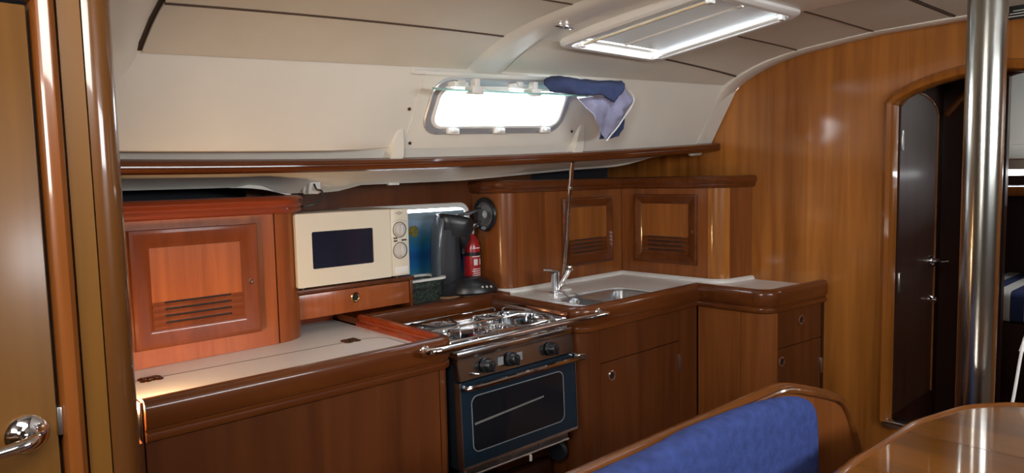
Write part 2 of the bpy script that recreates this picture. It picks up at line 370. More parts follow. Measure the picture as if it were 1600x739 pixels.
# aft cornice
b = bmn(); lo = []
for i, (X, d) in enumerate([(-.2, .06), (.2, .055), (.42, .045), (.50, .03), (.545, .012), (.562, -.005)]):
    col_ = [side_pt(X, t/6, d*.6) for t in range(6)]+[ceil_pt(X, .03+s*.1, d) for s in range(14)]
    lo.append(col_)
loft(b, lo, False); struct('trim_6', b, GEL, 'white cornice at the aft end of the headliner')

# side liner (coachroof side) with the window opening
WX = 1.915
def sp_(u, v, w_):   # u = X, v = metres up the liner from t=0
    y0, z0 = edge0(u); y1, z1 = edge1(u); Lh = math.hypot(y1-y0, z1-z0); return side_pt(u, v/Lh, w_)
WV = .214            # window centre height up the liner
def side_slab(bm, x0, x1, v0, v1f, hole, d0, d1):
    xs = [x0+(x1-x0)*i/24 for i in range(25)]
    outer = [(x, v0) for x in xs]+[(x, v1f(x)) for x in reversed(xs)]
    edges = []
    for lp in [outer]+([hole] if hole else []):
        vs = [bm.verts.new((u, v, 0)) for u, v in lp]
        for i in range(len(vs)): edges.append(bm.edges.new((vs[i], vs[(i+1) % len(vs)])))
    r = bmesh.ops.triangle_fill(bm, edges=edges, use_beauty=True); fs = [g for g in r['geom'] if isinstance(g, bmesh.types.BMFace)]
    ex = bmesh.ops.extrude_face_region(bm, geom=fs); top = {g for g in ex['geom'] if isinstance(g, bmesh.types.BMVert)}
    for v in bm.verts: v.co = sp_(v.co.x, v.co.y, d0 if v in top else d1)
def LH(X):
    y0, z0 = edge0(X); y1, z1 = edge1(X); return math.hypot(y1-y0, z1-z0)
hole = rrect(.635, .168, .052, 6, WX, WV)
bm = bmn(); side_slab(bm, -1.3, 3.34, -.02, lambda x: LH(x)+.004, hole, 0, -.03); sl = struct('wall_starboard', bm, GEL, ang=50)
# raised pads and recess ledges of the liner
b = bmn(); side_slab(b, 1.515, 2.365, .035, lambda x: LH(x)-.012, rrect(.66, .19, .055, 6, WX, WV), .004, .0); struct('trim_7', b, GEL, 'raised liner panel around the galley window', ang=50)
def pad(b, x, w_, d=.035):
    lo = []
    for v, ww, dd in [(-.012, w_, d), (.03, w_*.92, d*.9), (.07, w_*.75, d*.55), (.115, w_*.5, d*.15), (.13, w_*.4, 0)]:
        lo.append([sp_(x-ww/2, v, 0), sp_(x-ww*.36, v, dd), sp_(x+ww*.36, v, dd), sp_(x+ww/2, v, 0)])
    loft(b, lo, False)
b = bmn(); pad(b, 1.478, .075); pad(b, 2.40, .075); struct('trim_8', b, GEL, 'white moulded brackets rising from the rail either side of the window')
b = bmn(); lo = []
for i in range(25):
    X = -.5+i*(1.93/24) if i < 22 else 1.19+.11*(i-21); k = 1 if i < 22 else (24-i)/2.5; lo.append([sp_(X, LH(X)*f, d*k) for f, d in ((.995, .001), (.8, .010), (.5, .024), (.25, .034))]+[sp_(X, .052, .036*k), sp_(X, .044, .030*k), sp_(X, .042, 0)])
loft(b, lo, False); struct('trim_9', b, GEL, 'thick lower edge of the white side liner above the rail')
b = bmn()
for (x, v) in [(1.535, .06), (2.345, .10), (1.49, .20)]: lathe(b, [(.006, 0), (.006, .004), (.003, .006)], sp_(x, v, .004), (0, -1, -.3), 10)
o = part('fastener', b, BRZ, sl)

# wooden grab rail at the foot of the liner
t = thing('grab_rail', 'long reddish varnished wooden rail running along the foot of the white liner', 'rail', (1.9, 2.2, 1.5))
b = bmn(); lo = []
N = 40
for i in range(N+1):
    X = -.6+(3.345+.6)*i/N; y, z = edge0(X); y -= .012
    dz = 0
    lo.append([(X, y+c_*1.0, z+s_+dz) for c_, s_ in [(.03, -.005), (-.012, -.004), (-.030, -.012), (-.034, -.022), (-.028, -.026), (-.028, -.030), (-.034, -.034), (-.030, -.044), (-.012, -.050), (.03, -.050)]])
loft(b, lo, True, True, True); part('rail_moulding', b, WT, t)
# side deck underside (valance)
def vlow(X):
    pts = [(-1.3, 1.40), (.98, 1.405), (1.02, 1.415), (1.07, 1.41), (1.13, 1.383), (1.17, 1.378), (1.35, 1.378), (1.40, 1.385), (1.46, 1.402), (1.99, 1.410), (2.75, 1.452), (3.02, 1.462), (3.10, 1.478), (3.18, 1.51), (3.30, 1.53), (3.34, 1.535)]
    for (a, A), (c_, B) in zip(pts, pts[1:]):
        if X <= c_: return A+(B-A)*(X-a)/(c_-a)
    return pts[-1][1]
b = bmn(); lo = []
for i in range(93):
    X = -1.3+4.64*i/92; y, z = edge0(X); yl = 2.50 if X < 3.0 else 2.50-(X-3.0)*.9
    zz = vlow(X)
    lo.append([(X, y, z-.035), (X, y+(yl-y)*.5, z-.045+(zz-z+.045)*.30), (X, yl-.01, zz+.01), (X, yl, zz), (X, yl+.012, zz), (X, yl+.015, zz+.02), (X, y+.02, z-.01)])
loft(b, lo, True, True, True); va = struct('wall_side_deck', b, GEL, 'white underside of the side deck below the rail')
b = bmn(); box(b, 1.60, 1.65, 2.488, 2.51, 1.398, 1.408, .002); part('clip', b, WPL, va)
b = bmn(); lo = []   # arch strip behind
for k in range(13):
    a = k/12; X = .96+.22*a; z = 1.408-.038*a**2.2
    lo.append([(X, 2.51, z+.012), (X, 2.51, z-.004), (X, 2.53, z-.005), (X, 2.53, z+.01)])
loft(b, lo, True, True, True); part('arch_lip', b, GEL, va)
b = bmn(); lo = []
for i in range(31):
    X = -1.3+4.65*i/30; y, z = edge0(X); lo.append([(X, y+.015, z-.012), (X, 2.82, z-.012), (X, 2.82, z+.02), (X, y+.015, z+.02)])
loft(b, lo, True, True, True); struct('trim_21', b, GEL, 'side deck moulding behind the rail')
# back board above the microwave and window frame board
bm = bmn()
slab(bm, [(1.08, .80), (2.6, .80), (2.6, 1.47), (1.08, 1.47)], [rrect(.74, .39, .05, 6, 1.79, 1.10)], lambda u, v, w_: (u, w_, v), 2.68, 2.70)
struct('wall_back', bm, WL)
# hull window behind the coffee machine
b = bmn()
def ringp(b, wo, ho, ro, wi, hi, ri, cx, cz, y0, y1, bev=.004):
    A = rrect(wo, ho, ro, 6, cx, cz); B = rrect(wi, hi, ri, 6, cx, cz); A2 = rrect(wo-2*bev, ho-2*bev, max(ro-bev, .002), 6, cx, cz); B2 = rrect(wi+2*bev, hi+2*bev, ri+bev, 6, cx, cz)
    loft(b, [[(u, y1, v) for u, v in A], [(u, y0+bev, v) for u, v in A], [(u, y0, v) for u, v in A2], [(u, y0, v) for u, v in B2], [(u, y0+bev, v) for u, v in B], [(u, y1, v) for u, v in B]], True, ring=True)
ringp(b, .76, .41, .06, .715, .365, .04, 1.79, 1.10, 2.668, 2.75); wn = struct('window_2', b, WPL, 'white rounded frame of the low hull window')
area('hull_window_daylight', (1.8, 2.95, 1.30), (1.8, 2.68, 1.27), .6, .14, 1.5, (.92, .97, 1))

# ------------------------------------------------------------------ galley counters: one path for fiddles and carcass
FP = fillet([(.462, 1.84), (1.405, 1.84, .05), (1.412, 2.385), (2.055, 2.385), (2.035, 1.84, .075), (2.872, 1.842), (2.878, 1.488, .085), (3.349, 1.447)])
MT = miters(FP)
# indices: 0; 1..9 fillet; 10 (1.412,2.385); 11; 12..20 fillet; 21 (2.872,1.842); 22..30 fillet; 31 end
def fprof(zt, inner=.045):
    return [(-.010, zt-.106), (.002, zt-.106), (.008, zt-.102), (.010, zt-.094), (.008, zt-.084), (.001, zt-.079), (.001, zt-.075), (.009, zt-.071), (.012, zt-.062), (.013, zt-.022), (.010, zt-.010), (.003, zt-.003), (-.006, zt), (-.021, zt), (-.027, zt-.004), (-.029, zt-.014), (-.024, zt-.020), (-.024, zt-.026), (-.034, zt-.034), (-.036, zt-inner-.02), (-.036, zt-.112)]
TL = thing('worktop', 'long white laminate worktop beside the post with hinged lid and moulded wooden edge', 'worktop', (.9, 2.1, .83))
b = bmn(); sweep(b, fprof(.900), FP, 0, 9, mit=MT); part('edge_moulding', b, WT, TL)
b = bmn(); sweep(b, fprof(.900), FP, 9, 10, mit=MT); part('edge_moulding', b, WTR, TL, 'moulded fiddle beside the stove, its lit red put into the colour')  # same trim as the front run; its brightly lit look is coloured in
def plate(b, outl, holes, z0, z1): slab(b, outl, holes, lambda u, v, w_: (u, v, w_), z0, z1)
lid = fillet([(.47, 1.885), (1.345, 1.885), (1.345, 2.19, .07), (.47, 2.215)], True, 6); lid = [(p.x, p.y) for p in lid]
lid2 = fillet([(.466, 1.881), (1.349, 1.881), (1.349, 2.1945, .073), (.466, 2.2195)], True, 6); lid2 = [(p.x, p.y) for p in lid2]
b = bmn(); plate(b, [(.462, 1.87), (1.378, 1.87), (1.378, 2.68), (.462, 2.68)], [lid2], .826, .855); part('surface', b, LAM, TL)
b = bmn(); plate(b, lid2, [lid], .845, .8553); part('lid_gap_shade', b, GAPSH, TL)  # dark strip added around the lid to draw the gap's shade
b = bmn(); plate(b, lid, [], .8265, .855); part('lid', b, LAM, TL)
for hx, hy in ((.577, 2.207), (1.232, 2.203)):
    b = bmn()
    for dx in (-.015, .015):
        for dy in (-.012, .012): lathe(b, [(.017, 0), (.017, .002), (.012, .004)], (hx+dx, hy+dy, .855), n=14)
    box(b, hx-.007, hx+.007, hy-.016, hy+.016, .856, .861, .002)
    for dx in (-.015, .015):
        for dy in (-.012, .012): lathe(b, [(.004, 0), (.003, .0025)], (hx+dx, hy+dy, .859), n=8)
    part('hinge', b, BRZ, TL)
b = bmn(); box(b, .455, .462, 1.85, 1.90, .79, .893, .002); part('end_cap', b, SS, TL)

def carc(b, i0, i1, z0, z1, u0=-.004, u1=-.022, P=FP, M=MT): sweep(b, [(u0, z0), (u0, z1), (u1, z1), (u1, z0)], P, i0, i1, mit=M)
def seg(b, pa, pb, z0, z1, off=.004, th=.018, bev=.0015):
    """upright board between two plan points, front face 'off' inside the path"""
    a = Vector(pa); c_ = Vector(pb); d = (c_-a).normalized(); n_ = Vector((d.y, -d.x))
    lo = []
    P4 = [(a-n_*off, c_-n_*off), (a-n_*(off+th), c_-n_*(off+th))]
    v = [bm_ for bm_ in ()]
    r = bmesh.ops.create_cube(b, size=1); L_ = (c_-a).length
    for q in r['verts']:
        s = (q.co.x+.5)*L_; w_ = off+(q.co.y+.5)*th; z = z0+(q.co.z+.5)*(z1-z0); p = a+d*s-n_*w_; q.co = Vector((p.x, p.y, z))
    if bev: bmesh.ops.bevel(b, geom=list({e_ for v_ in r['verts'] for e_ in v_.link_edges}), offset=bev, segments=1, affect='EDGES')
ZC = .792
CL = thing('lower_cabinet', 'plain brown front of the long lower cabinet left of the oven', 'cabinet', (.93, 1.9, 0))
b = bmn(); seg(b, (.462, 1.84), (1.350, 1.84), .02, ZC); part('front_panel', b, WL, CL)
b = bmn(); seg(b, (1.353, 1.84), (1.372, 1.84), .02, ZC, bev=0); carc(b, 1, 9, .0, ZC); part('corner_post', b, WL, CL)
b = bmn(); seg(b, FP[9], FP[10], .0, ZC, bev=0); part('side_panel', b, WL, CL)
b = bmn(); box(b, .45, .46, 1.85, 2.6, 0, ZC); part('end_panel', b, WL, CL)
# stove recess: back board, ledge with its fiddle
TB = thing('ledge', 'narrow wooden ledge behind the stove carrying the black coffee machine', 'ledge', (1.75, 2.5, .80))
b = bmn(); sweep(b, fprof(.900), FP, 10, 11, mit=MT); part('edge_moulding', b, WT, TB)
b = bmn(); box(b, 1.381, 2.19, 2.412, 2.675, .86, .885); part('shelf_board', b, WL, TB)
b = bmn(); seg(b, FP[10], FP[11], .0, .79, bev=0); part('back_panel', b, WDK, TB)
# sink worktop
TS = thing('worktop', 'white worktop with steel sink in the corner right of the stove', 'worktop', (2.6, 2.1, .83))
b = bmn(); sweep(b, fprof(.900, .03), FP, 11, 21, mit=MT); part('edge_moulding', b, WT, TS)
b = bmn(); sweep(b, fprof(.900, .03), FP, 21, 31, mit=MT); part('edge_moulding', b, WT, TS)
s1 = rrect(.115, .23, .035, 6, 2.282, 2.03); s2 = rrect(.32, .25, .05, 6, 2.513, 2.03)
sinkhole = rrect(.47, .28, .055, 6, 2.445, 2.035)
outl = [(2.07, 1.875), (2.9, 1.875), (2.915, 1.53), (3.349, 1.485), (3.349, 2.66), (2.215, 2.66), (2.215, 2.42), (2.075, 2.41)]
b = bmn(); plate(b, outl, [sinkhole], .842, .870); part('surface', b, LAM, TS)
b = bmn()
A = rrect(.51, .32, .07, 6, 2.445, 2.035); B = rrect(.47, .28, .055, 6, 2.445, 2.035); A2 = rrect(.50, .31, .066, 6, 2.445, 2.035)
loft(b, [[(u, v, .870) for u, v in A], [(u, v, .874) for u, v in A2], [(u, v, .874) for u, v in B], [(u, v, .862) for u, v in B]]); part('sink_surround', b, WPL, TS)
# sink
SK = thing('sink', 'double steel sink with one narrow and one wide bowl', 'sink', (2.445, 2.035, .70))
b = bmn(); plate(b, sinkhole, [s1, s2], .8655, .868); part('rim', b, BRU, SK)
for nm, w0, h0, r0, cx in (('bowl', .115, .23, .035, 2.282), ('bowl', .32, .25, .05, 2.513)):
    b = bmn(); lo = []
    for z, k in [(.868, 0), (.862, .004), (.76, .010), (.735, .016), (.722, .03)]: lo.append([(u, v, z) for u, v in rrect(w0-2*k, h0-2*k, r0, 6, cx, 2.03)])
    loft(b, lo, True, False, True); lathe(b, [(.02, 0), (.02, .002), (.012, .003)], (cx, 2.03, .7215), n=16); part(nm, b, BRU, SK)
# backsplash lip along the upper cabinets
UPo = fillet([(2.195, 2.70), (2.205, 2.463, .085), (3.085, 2.463), (3.105, 1.86, .085), (3.349, 1.825)])
UM = miters(UPo)
b = bmn(); sweep(b, [(-.01, .868), (.016, .868), (.014, .880), (.006, .889), (-.01, .889)], UPo, mit=UM); part('upstand', b, WPL, TS)
# sink cabinets
CS = thing('sink_cabinet', 'brown cabinet under the sink with rounded corner beside the oven', 'cabinet', (2.45, 1.95, 0))
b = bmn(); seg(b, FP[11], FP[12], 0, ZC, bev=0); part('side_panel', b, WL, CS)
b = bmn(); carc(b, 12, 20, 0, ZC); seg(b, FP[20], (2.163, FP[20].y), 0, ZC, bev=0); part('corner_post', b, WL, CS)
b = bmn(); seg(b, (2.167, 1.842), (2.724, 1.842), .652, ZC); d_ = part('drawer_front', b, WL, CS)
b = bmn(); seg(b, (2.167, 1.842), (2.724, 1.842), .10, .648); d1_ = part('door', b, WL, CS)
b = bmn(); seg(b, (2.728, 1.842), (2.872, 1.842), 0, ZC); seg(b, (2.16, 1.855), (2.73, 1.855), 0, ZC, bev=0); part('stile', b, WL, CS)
RNG = plain('varnished_ring', (.15, .055, .025), .25, coat=.8)
def ring_pull(p, n_, parent, r=.024, mat=None):
    mat = mat or RNG
    b = bmn(); lathe(b, [(r*.62, -.004), (r*.62, .004), (r*.8, .006), (r, .003), (r, -.002)], p, n_, 24, False, False); rg = part('ring_pull', b, mat, parent)
    b = bmn(); lathe(b, [(r*.66, -.003), (r*.66, .0012)], p, n_, 20); part('cup_shade_disc', b, BLK, rg) if parent.parent is None else part('recess_shade_disc', b, BLK, parent)  # flat black disc painted in for the shaded hole of the pull
def hinge_leaf(p, n_, parent, h=.055):
    a = Vector(p); b = bmn(); box(b, a.x-.010, a.x+.010, a.y-.006, a.y+.004, a.z-h/2, a.z+h/2, .002); part('hinge', b, BRU, parent)
ring_pull((2.235, 1.845, .589), (0, -1, 0), d1_)
hinge_leaf((2.726, 1.845, .545), 0, d1_, .085)
CP = thing('end_cabinet', 'small brown cabinet with drawer at the forward end beside the bulkhead', 'cabinet', (3.1, 1.6, 0))
b = bmn(); seg(b, FP[21], (FP[21].x+.004, 1.625), 0, ZC); part('side_panel', b, WC, CP)
b = bmn(); seg(b, (FP[21].x+.004, 1.622), FP[22], 0, ZC, bev=0); carc(b, 22, 30, 0, ZC); part('corner_post', b, WC, CP)
pa = FP[30]; pb = FP[31]; dd = (pb-pa).normalized(); nn_ = Vector((dd.y, -dd.x))
def fpt(s): return pa+dd*s
Lf = (pb-pa).length
b = bmn(); seg(b, fpt(.004), fpt(Lf-.028), .628, ZC); dw = part('drawer', b, WL, CP)
b = bmn(); seg(b, fpt(.004), fpt(Lf-.028), .10, .624); dr = part('door', b, WL, CP)
b = bmn(); seg(b, fpt(Lf-.024), fpt(Lf), 0, ZC, bev=0); seg(b, fpt(-.01), fpt(Lf), 0, ZC, off=.018, bev=0); part('stile', b, WDK, CP)
N3 = (nn_.x, nn_.y, 0)
p = fpt(.19); ring_pull((p.x-nn_.x*.003, p.y-nn_.y*.003, .735), N3, dw)
p = fpt(.032); ring_pull((p.x-nn_.x*.003, p.y-nn_.y*.003, .566), N3, dr)
p = fpt(Lf-.026); hinge_leaf((p.x, p.y+.002, .49), 0, dr, .075)

# ------------------------------------------------------------------ stove
ST = thing('oven', 'stainless gimballed marine cooker with dark blue glass oven door', 'oven', (1.69, 2.05, .42))
SXa, SXb, SYf, SYb = 1.425, 1.975, 1.842, 2.28
b = bmn(); box(b, SXa, SXb, SYf, SYb, .425, .80, .004); part('body', b, BLKM, ST)
def frontquad(b, x0, x1, z0, z1, yb, yt, th=.02, bev=.003):
    """board whose front leans: y at bottom yb, at top yt"""
    r = bmesh.ops.create_cube(b, size=1)
    for q in r['verts']:
        f = q.co.z+.5; y = yb+(yt-yb)*f+(q.co.y+.5)*th; q.co = Vector((x0+(q.co.x+.5)*(x1-x0), y, z0+f*(z1-z0)))
    if bev: bmesh.ops.bevel(b, geom=list({e_ for v_ in r['verts'] for e_ in v_.link_edges}), offset=bev, segments=2, affect='EDGES')
b = bmn(); frontquad(b, SXa-.012, SXb, .744, .812, 1.812, 1.826, .03); cp = part('control_panel', b, plain('panel_steel', (.30, .30, .31), .18, 1), ST)
for i, kx in enumerate((1.527, 1.643, 1.842)):
    b = bmn(); lathe(b, [(.024, 0), (.026, .004), (.025, .012), (.019, .016), (.018, .036), (.015, .039)], (kx, 1.818, .779), (0, -1, .15), 20)
    box(b, kx-.005, kx+.005, 1.771, 1.79, .763, .795, .002); part('knob', b, BLK, cp)
for x_ in (1.585, 1.676):
    b = bmn(); box(b, x_, x_+.026, 1.8165, 1.8185, .762, .795); part('label_plate', b, ALU, cp)
b = bmn(); tube(b, [(1.468, 1.814, .765), (1.468, 1.80, .765), (1.480, 1.796, .762)], .003, 8); part('ignition_lever', b, SS, cp)
b = bmn(); box(b, SXa, SXb, SYf-.008, SYb, .812, .826, .003); hob = part('hob_tray', b, SSM, ST)
b = bmn(); box(b, SXa-.008, SXb+.004, 1.828, 1.846, .812, .838, .004); box(b, SXa-.006, SXb, SYb-.012, SYb, .812, .842, .003); box(b, SXa-.004, SXa+.008, 1.84, SYb, .812, .836, .003); part('hob_rim', b, SS, ST)
b = bmn(); box(b, 1.972, 1.977, 1.85, 2.29, .80, .893, .001); part('splash_plate', b, SSM, ST)
for bx_, by_, br in ((1.60, 2.165, .045), (1.83, 2.155, .036), (1.72, 1.975, .042)):
    b = bmn(); lathe(b, [(br, 0), (br, .008), (br*.72, .012), (br*.72, .02), (br*.5, .024)], (bx_, by_, .826), n=24); bn = part('burner', b, SS, ST)
    b = bmn()
    for k in range(4):
        a = k*PI/2+PI/4; c_, s_ = math.cos(a), math.sin(a)
        tube(b, [(bx_+c_*br*1.7, by_+s_*br*1.7, .826), (bx_+c_*br*1.6, by_+s_*br*1.6, .862), (bx_+c_*br*.45, by_+s_*br*.45, .864)], .0028, 6)
    tube(b, [(bx_+br*1.25*math.cos(a), by_+br*1.25*math.sin(a), .860) for a in [k*PI/8 for k in range(16)]], .0026, 6, closed=True)
    part('pan_support', b, SS, bn)
for ry, rz in ((2.255, .866), (2.06, .868), (1.885, .866), (1.925, .852), (2.22, .85)):
    b = bmn(); tube(b, [(SXa, ry, .828), (SXa, ry, rz-.008), (SXa+.01, ry, rz), (SXb-.03, ry, rz), (SXb-.02, ry, rz-.008), (SXb-.02, ry, .828)], .0045, 8); part('pan_rail', b, CHR, ST)
b = bmn(); tube(b, smoothpts([(1.50, 2.24, .83), (1.51, 2.23, .868), (1.53, 2.10, .870), (1.62, 2.09, .870), (1.66, 2.20, .87)], 5), .003, 6); part('pan_clamp', b, BLKM, ST)
b = bmn(); frontquad(b, SXa-.012, SXb+.002, .448, .738, 1.806, 1.815, .028, .003)
dr_ = part('oven_door', b, NAVY, ST)
b = bmn()
def fq(u, v, w_): return (u, 1.8155+.0-(.738-v)*.031-w_-.0005, v)
A = rrect(.452, .196, .028, 6, 1.683, .588); B = rrect(.446, .190, .025, 6, 1.683, .588)
loft(b, [[fq(u, v, .0) for u, v in A], [fq(u, v, .0018) for u, v in A], [fq(u, v, .0018) for u, v in B], [fq(u, v, .0) for u, v in B]], ring=True); part('window_trim', b, plain('window_trim_grey', (.22, .24, .26), .4), dr_)
b = bmn(); lo = rrect(.444, .188, .024, 6, 1.683, .588); loft(b, [[fq(u, v, -.001) for u, v in lo], [fq(u, v, .0012) for u, v in lo]], cap0=True, cap1=True); part('glass', b, OGL, dr_)
b = bmn(); loft(b, [[fq(u, v, w_) for u, v in [(1.468, .585), (1.80, .606), (1.80, .612), (1.468, .593)]] for w_ in (.001, .002)], cap0=True, cap1=True); part('shelf_edge', b, plain('dim_shelf', (.16, .16, .15), .4), dr_)
b = bmn(); frontquad(b, SXa-.014, SXb+.004, .440, .449, 1.803, 1.805, .03, .002); frontquad(b, SXb, SXb+.005, .445, .738, 1.803, 1.813, .03, 0); frontquad(b, SXa-.015, SXa-.010, .445, .738, 1.803, 1.813, .03, 0); part('door_edge', b, BRU, dr_)
b = bmn(); tube(b, smoothpts([(1.43, 1.812, .722), (1.42, 1.775, .728), (1.45, 1.768, .730), (1.7, 1.766, .731), (1.96, 1.768, .731), (1.985, 1.775, .731), (1.975, 1.812, .728)], 5), .009, 10); part('door_handle', b, CHR, dr_)
b = bmn(); tube(b, [(1.44, 1.83, .405), (1.95, 1.83, .402)], .006, 8); box(b, 1.43, 1.96, 1.84, 1.86, .402, .436, .002)
for q in (1.45, 1.60, 1.66, 1.80): lathe(b, [(.008, 0), (.008, .01)], (q, 1.84, .42), (0, -1, 0), 10)
part('bottom_rail', b, BRU, ST)
b = bmn(); box(b, 1.735, 1.745, 1.82, 1.826, .375, .40, .001); part('hanging_tag', b, WPL, ST)
b = bmn(); box(b, 1.44, 1.98, 1.95, 2.0, .10, .28, .01); struct('trim_10', b, WDK, 'dark plinth beneath the cooker')
b = bmn(); lathe(b, [(.030, 0), (.042, 0), (.044, .01), (.036, .02), (.03, .02)], (1.998, 1.93, .315), (-1, -.35, 0), 24, False, False); lathe(b, [(.03, .001), (.03, .004)], (1.998, 1.93, .315), (-1, -.35, 0), 24)
solo('vent_collar', b, BLKM, 'round black vent collar on the cabinet side under the oven', 'vent', (1.998, 1.93, .27))
# chrome crash bar
b = bmn(); tube(b, smoothpts([(1.285, 1.83, .868), (1.262, 1.80, .874), (1.272, 1.768, .882), (1.33, 1.757, .882), (1.7, 1.756, .884), (2.06, 1.757, .880), (2.115, 1.768, .878), (2.135, 1.80, .876), (2.135, 1.83, .873)], 5), .0125, 14)
BR = thing('safety_bar', 'chrome tubular bar spanning the front of the cooker', 'rail', (1.7, 1.76, .87)); part('tube', b, CHR, BR)
for px_ in (1.285, 2.135):
    b = bmn(); lathe(b, [(.020, 0), (.020, .003), (.015, .006)], (px_, 1.829, .870), (0, -1, 0), 18); part('flange', b, CHR, BR)

# ------------------------------------------------------------------ upper cabinets
def cab_door(mp, w_, h_, parent, louv, knob_side=1, mf=WT, mpan=WC, fw=.052, knob=True):
    """mp(u,v,out): u right, v up, from the lower left corner"""
    def rl(i, o): return [mp(i, i, o), mp(w_-i, i, o), mp(w_-i, h_-i, o), mp(i, h_-i, o)]
    b = bmn(); loft(b, [rl(0, 0), rl(0, .010), rl(.003, .014), rl(.012, .016), rl(fw-.012, .009), rl(fw, .004), rl(fw, 0)])
    d = part('door', b, mf, parent, ang=20)
    lh = louv
    b = bmn()
    loft(b, [[mp(u, v, o) for u, v in [(fw, fw+lh), (w_-fw, fw+lh), (w_-fw, h_-fw), (fw, h_-fw)]] for o in (0, .005)], cap0=True, cap1=True); part('panel', b, mpan, d)
    b = bmn(); loft(b, [[mp(u, v, o) for u, v in [(fw, fw), (w_-fw, fw), (w_-fw, fw+lh), (fw, fw+lh)]] for o in (-.002, .0005)], cap0=True, cap1=True); part('vent_back', b, VOID, d)
    n = 4; sh = lh/n; iw = w_-2*fw
    for k in range(n):
        v0 = fw+k*sh; b = bmn()
        pr = [(v0+sh*.02, .001), (v0+sh*.02, .007), (v0+sh*.35, .0085), (v0+sh*.70, .005), (v0+sh*.74, .001)]
        loft(b, [[mp(u, v, o) for v, o in pr] for u in (fw, w_-fw)], cap0=True, cap1=True)
        if k < n: part('slat', b, mf, d)
    for u0, u1 in ((fw, fw+iw*.13), (w_-fw-iw*.13, w_-fw)):
        b = bmn(); loft(b, [[mp(u, v, o) for u, v in [(u0, fw), (u1, fw), (u1, fw+lh), (u0, fw+lh)]] for o in (0, .0045)], cap0=True, cap1=True); part('vent_end', b, mf, d)
    if knob:
        ku = w_-fw*.42 if knob_side > 0 else fw*.42; kv = h_*.47
        p = Vector(mp(ku, kv, .008)); n_ = (Vector(mp(ku, kv, 1))-Vector(mp(ku, kv, 0)))
        b = bmn(); lathe(b, [(.014, 0), (.014, .004), (.009, .0045), (.008, .003), (.006, .008), (0.002, .010)], p, n_, 18); part('finger_pull', b, RNG, d)
        b = bmn(); lathe(b, [(.0095, .0046), (.009, .0052)], p, n_, 16); part('recess_shade_disc', b, VOID, d)  # flat near-black disc in place of the pull's shaded hole
# left upper cabinet
UL = fillet([(.40, 2.345), (1.17, 2.352, .13), (1.172, 2.68)]); ULM = miters(UL)
CU = thing('wall_cabinet', 'reddish wall cabinet at left with louvred framed door beside the microwave', 'cabinet', (.8, 2.5, .86))
b = bmn(); seg(b, (.40, 2.34), (1.035, 2.346), .856, 1.33, bev=0); part('front', b, WRX, CU)
b = bmn(); sweep(b, [(-.004, .856), (-.004, 1.33), (-.022, 1.33), (-.022, .856)], UL, 1, len(UL)-1, mit=ULM); part('corner_post', b, WR, CU)
CAPP = [(-.02, .010), (.006, .010), (.014, .015), (.018, .024), (.016, .030), (.020, .033), (.026, .042), (.027, .056), (.020, .066), (.008, .071), (-.02, .071)]
b = bmn(); sweep(b, [(u, z+1.302) for u, z in CAPP], UL, mit=ULM); part('cornice', b, WTR, CU)
b = bmn(); box(b, .40, 1.15, 2.36, 2.68, 1.345, 1.362); part('top_board', b, WDK, CU)
b = bmn(); box(b, .40, .41, 2.36, 2.68, .856, 1.345); part('end_panel', b, WDK, CU)
cab_door(lambda u, v, o: (.572+u, 2.340-o, .915+v), .395, .370, CU, .085, 1, wood('left_door_frame', (.12, .028, .008), (.21, .052, .014), 'z', .3, .55, 1, .07), WRX, .058)

# corner upper cabinets
ZU = 1.345
CA = thing('wall_cabinet', 'brown wall cabinet behind the tap, round loudspeaker on its side', 'cabinet', (2.6, 2.6, .87))
ia = 1+8  # fillet idx end
b = bmn(); sweep(b, [(-.002, .87), (-.002, ZU), (-.02, ZU), (-.02, .87)], UPo, 0, 1, mit=UM); part('side_panel', b, WC, CA)
b = bmn(); sweep(b, [(-.002, .87), (-.002, ZU), (-.02, ZU), (-.02, .87)], UPo, 1, 9, mit=UM); part('corner_post', b, WC, CA)
b = bmn(); seg(b, (UPo[9].x+.002, UPo[9].y), (3.085, 2.463), .87, ZU, off=.002, bev=0); part('front', b, WC, CA)
b = bmn(); sweep(b, [(u, z+1.335) for u, z in CAPP], UPo, 0, 10, mit=UM); part('cornice', b, WT, CA)
b = bmn(); box(b, 2.22, 3.3, 2.47, 2.68, 1.375, 1.392); part('top_board', b, WDK, CA)
WIN = wood('door_panel_veneer', (.20, .066, .014), (.37, .128, .028), 'z', .33, .5, 1.2, .12)
cab_door(lambda u, v, o: (2.60+u, 2.461-o, .955+v), .395, .352, CA, .085, -1, WT, WIN, .05)
CB = thing('wall_cabinet', 'brown wall cabinet against the forward bulkhead, rounded corner and louvred door', 'cabinet', (3.2, 2.15, .87))
b = bmn(); seg(b, UPo[10], UPo[11], .87, ZU, off=.002, bev=0); part('front', b, WC, CB)
b = bmn(); sweep(b, [(-.002, .87), (-.002, ZU), (-.02, ZU), (-.02, .87)], UPo, 11, 19, mit=UM); part('corner_post', b, WB, CB)
b = bmn(); sweep(b, [(-.002, .87), (-.002, ZU), (-.02, ZU), (-.02, .87)], UPo, 19, 20, mit=UM); part('side_panel', b, WC, CB)
b = bmn(); sweep(b, [(u, z+1.335) for u, z in CAPP], UPo, 10, 20, mit=UM); part('cornice', b, WT, CB)
b = bmn(); plate(b, [(3.09, 2.46), (3.11, 1.90), (3.349, 1.84), (3.349, 2.68), (3.09, 2.68)], [], 1.375, 1.392); part('top_board', b, WDK, CB)
fa = UPo[10]; fb = UPo[11]; fd = (fb-fa).normalized(); fn = Vector((fd.y, -fd.x))
def mpB(u, v, o): q = fa+fd*(.088+u)+fn*(o-.001); return (q.x, q.y, .952+v)
cab_door(mpB, .385, .362, CB, .09, 1, WT, WIN, .05)

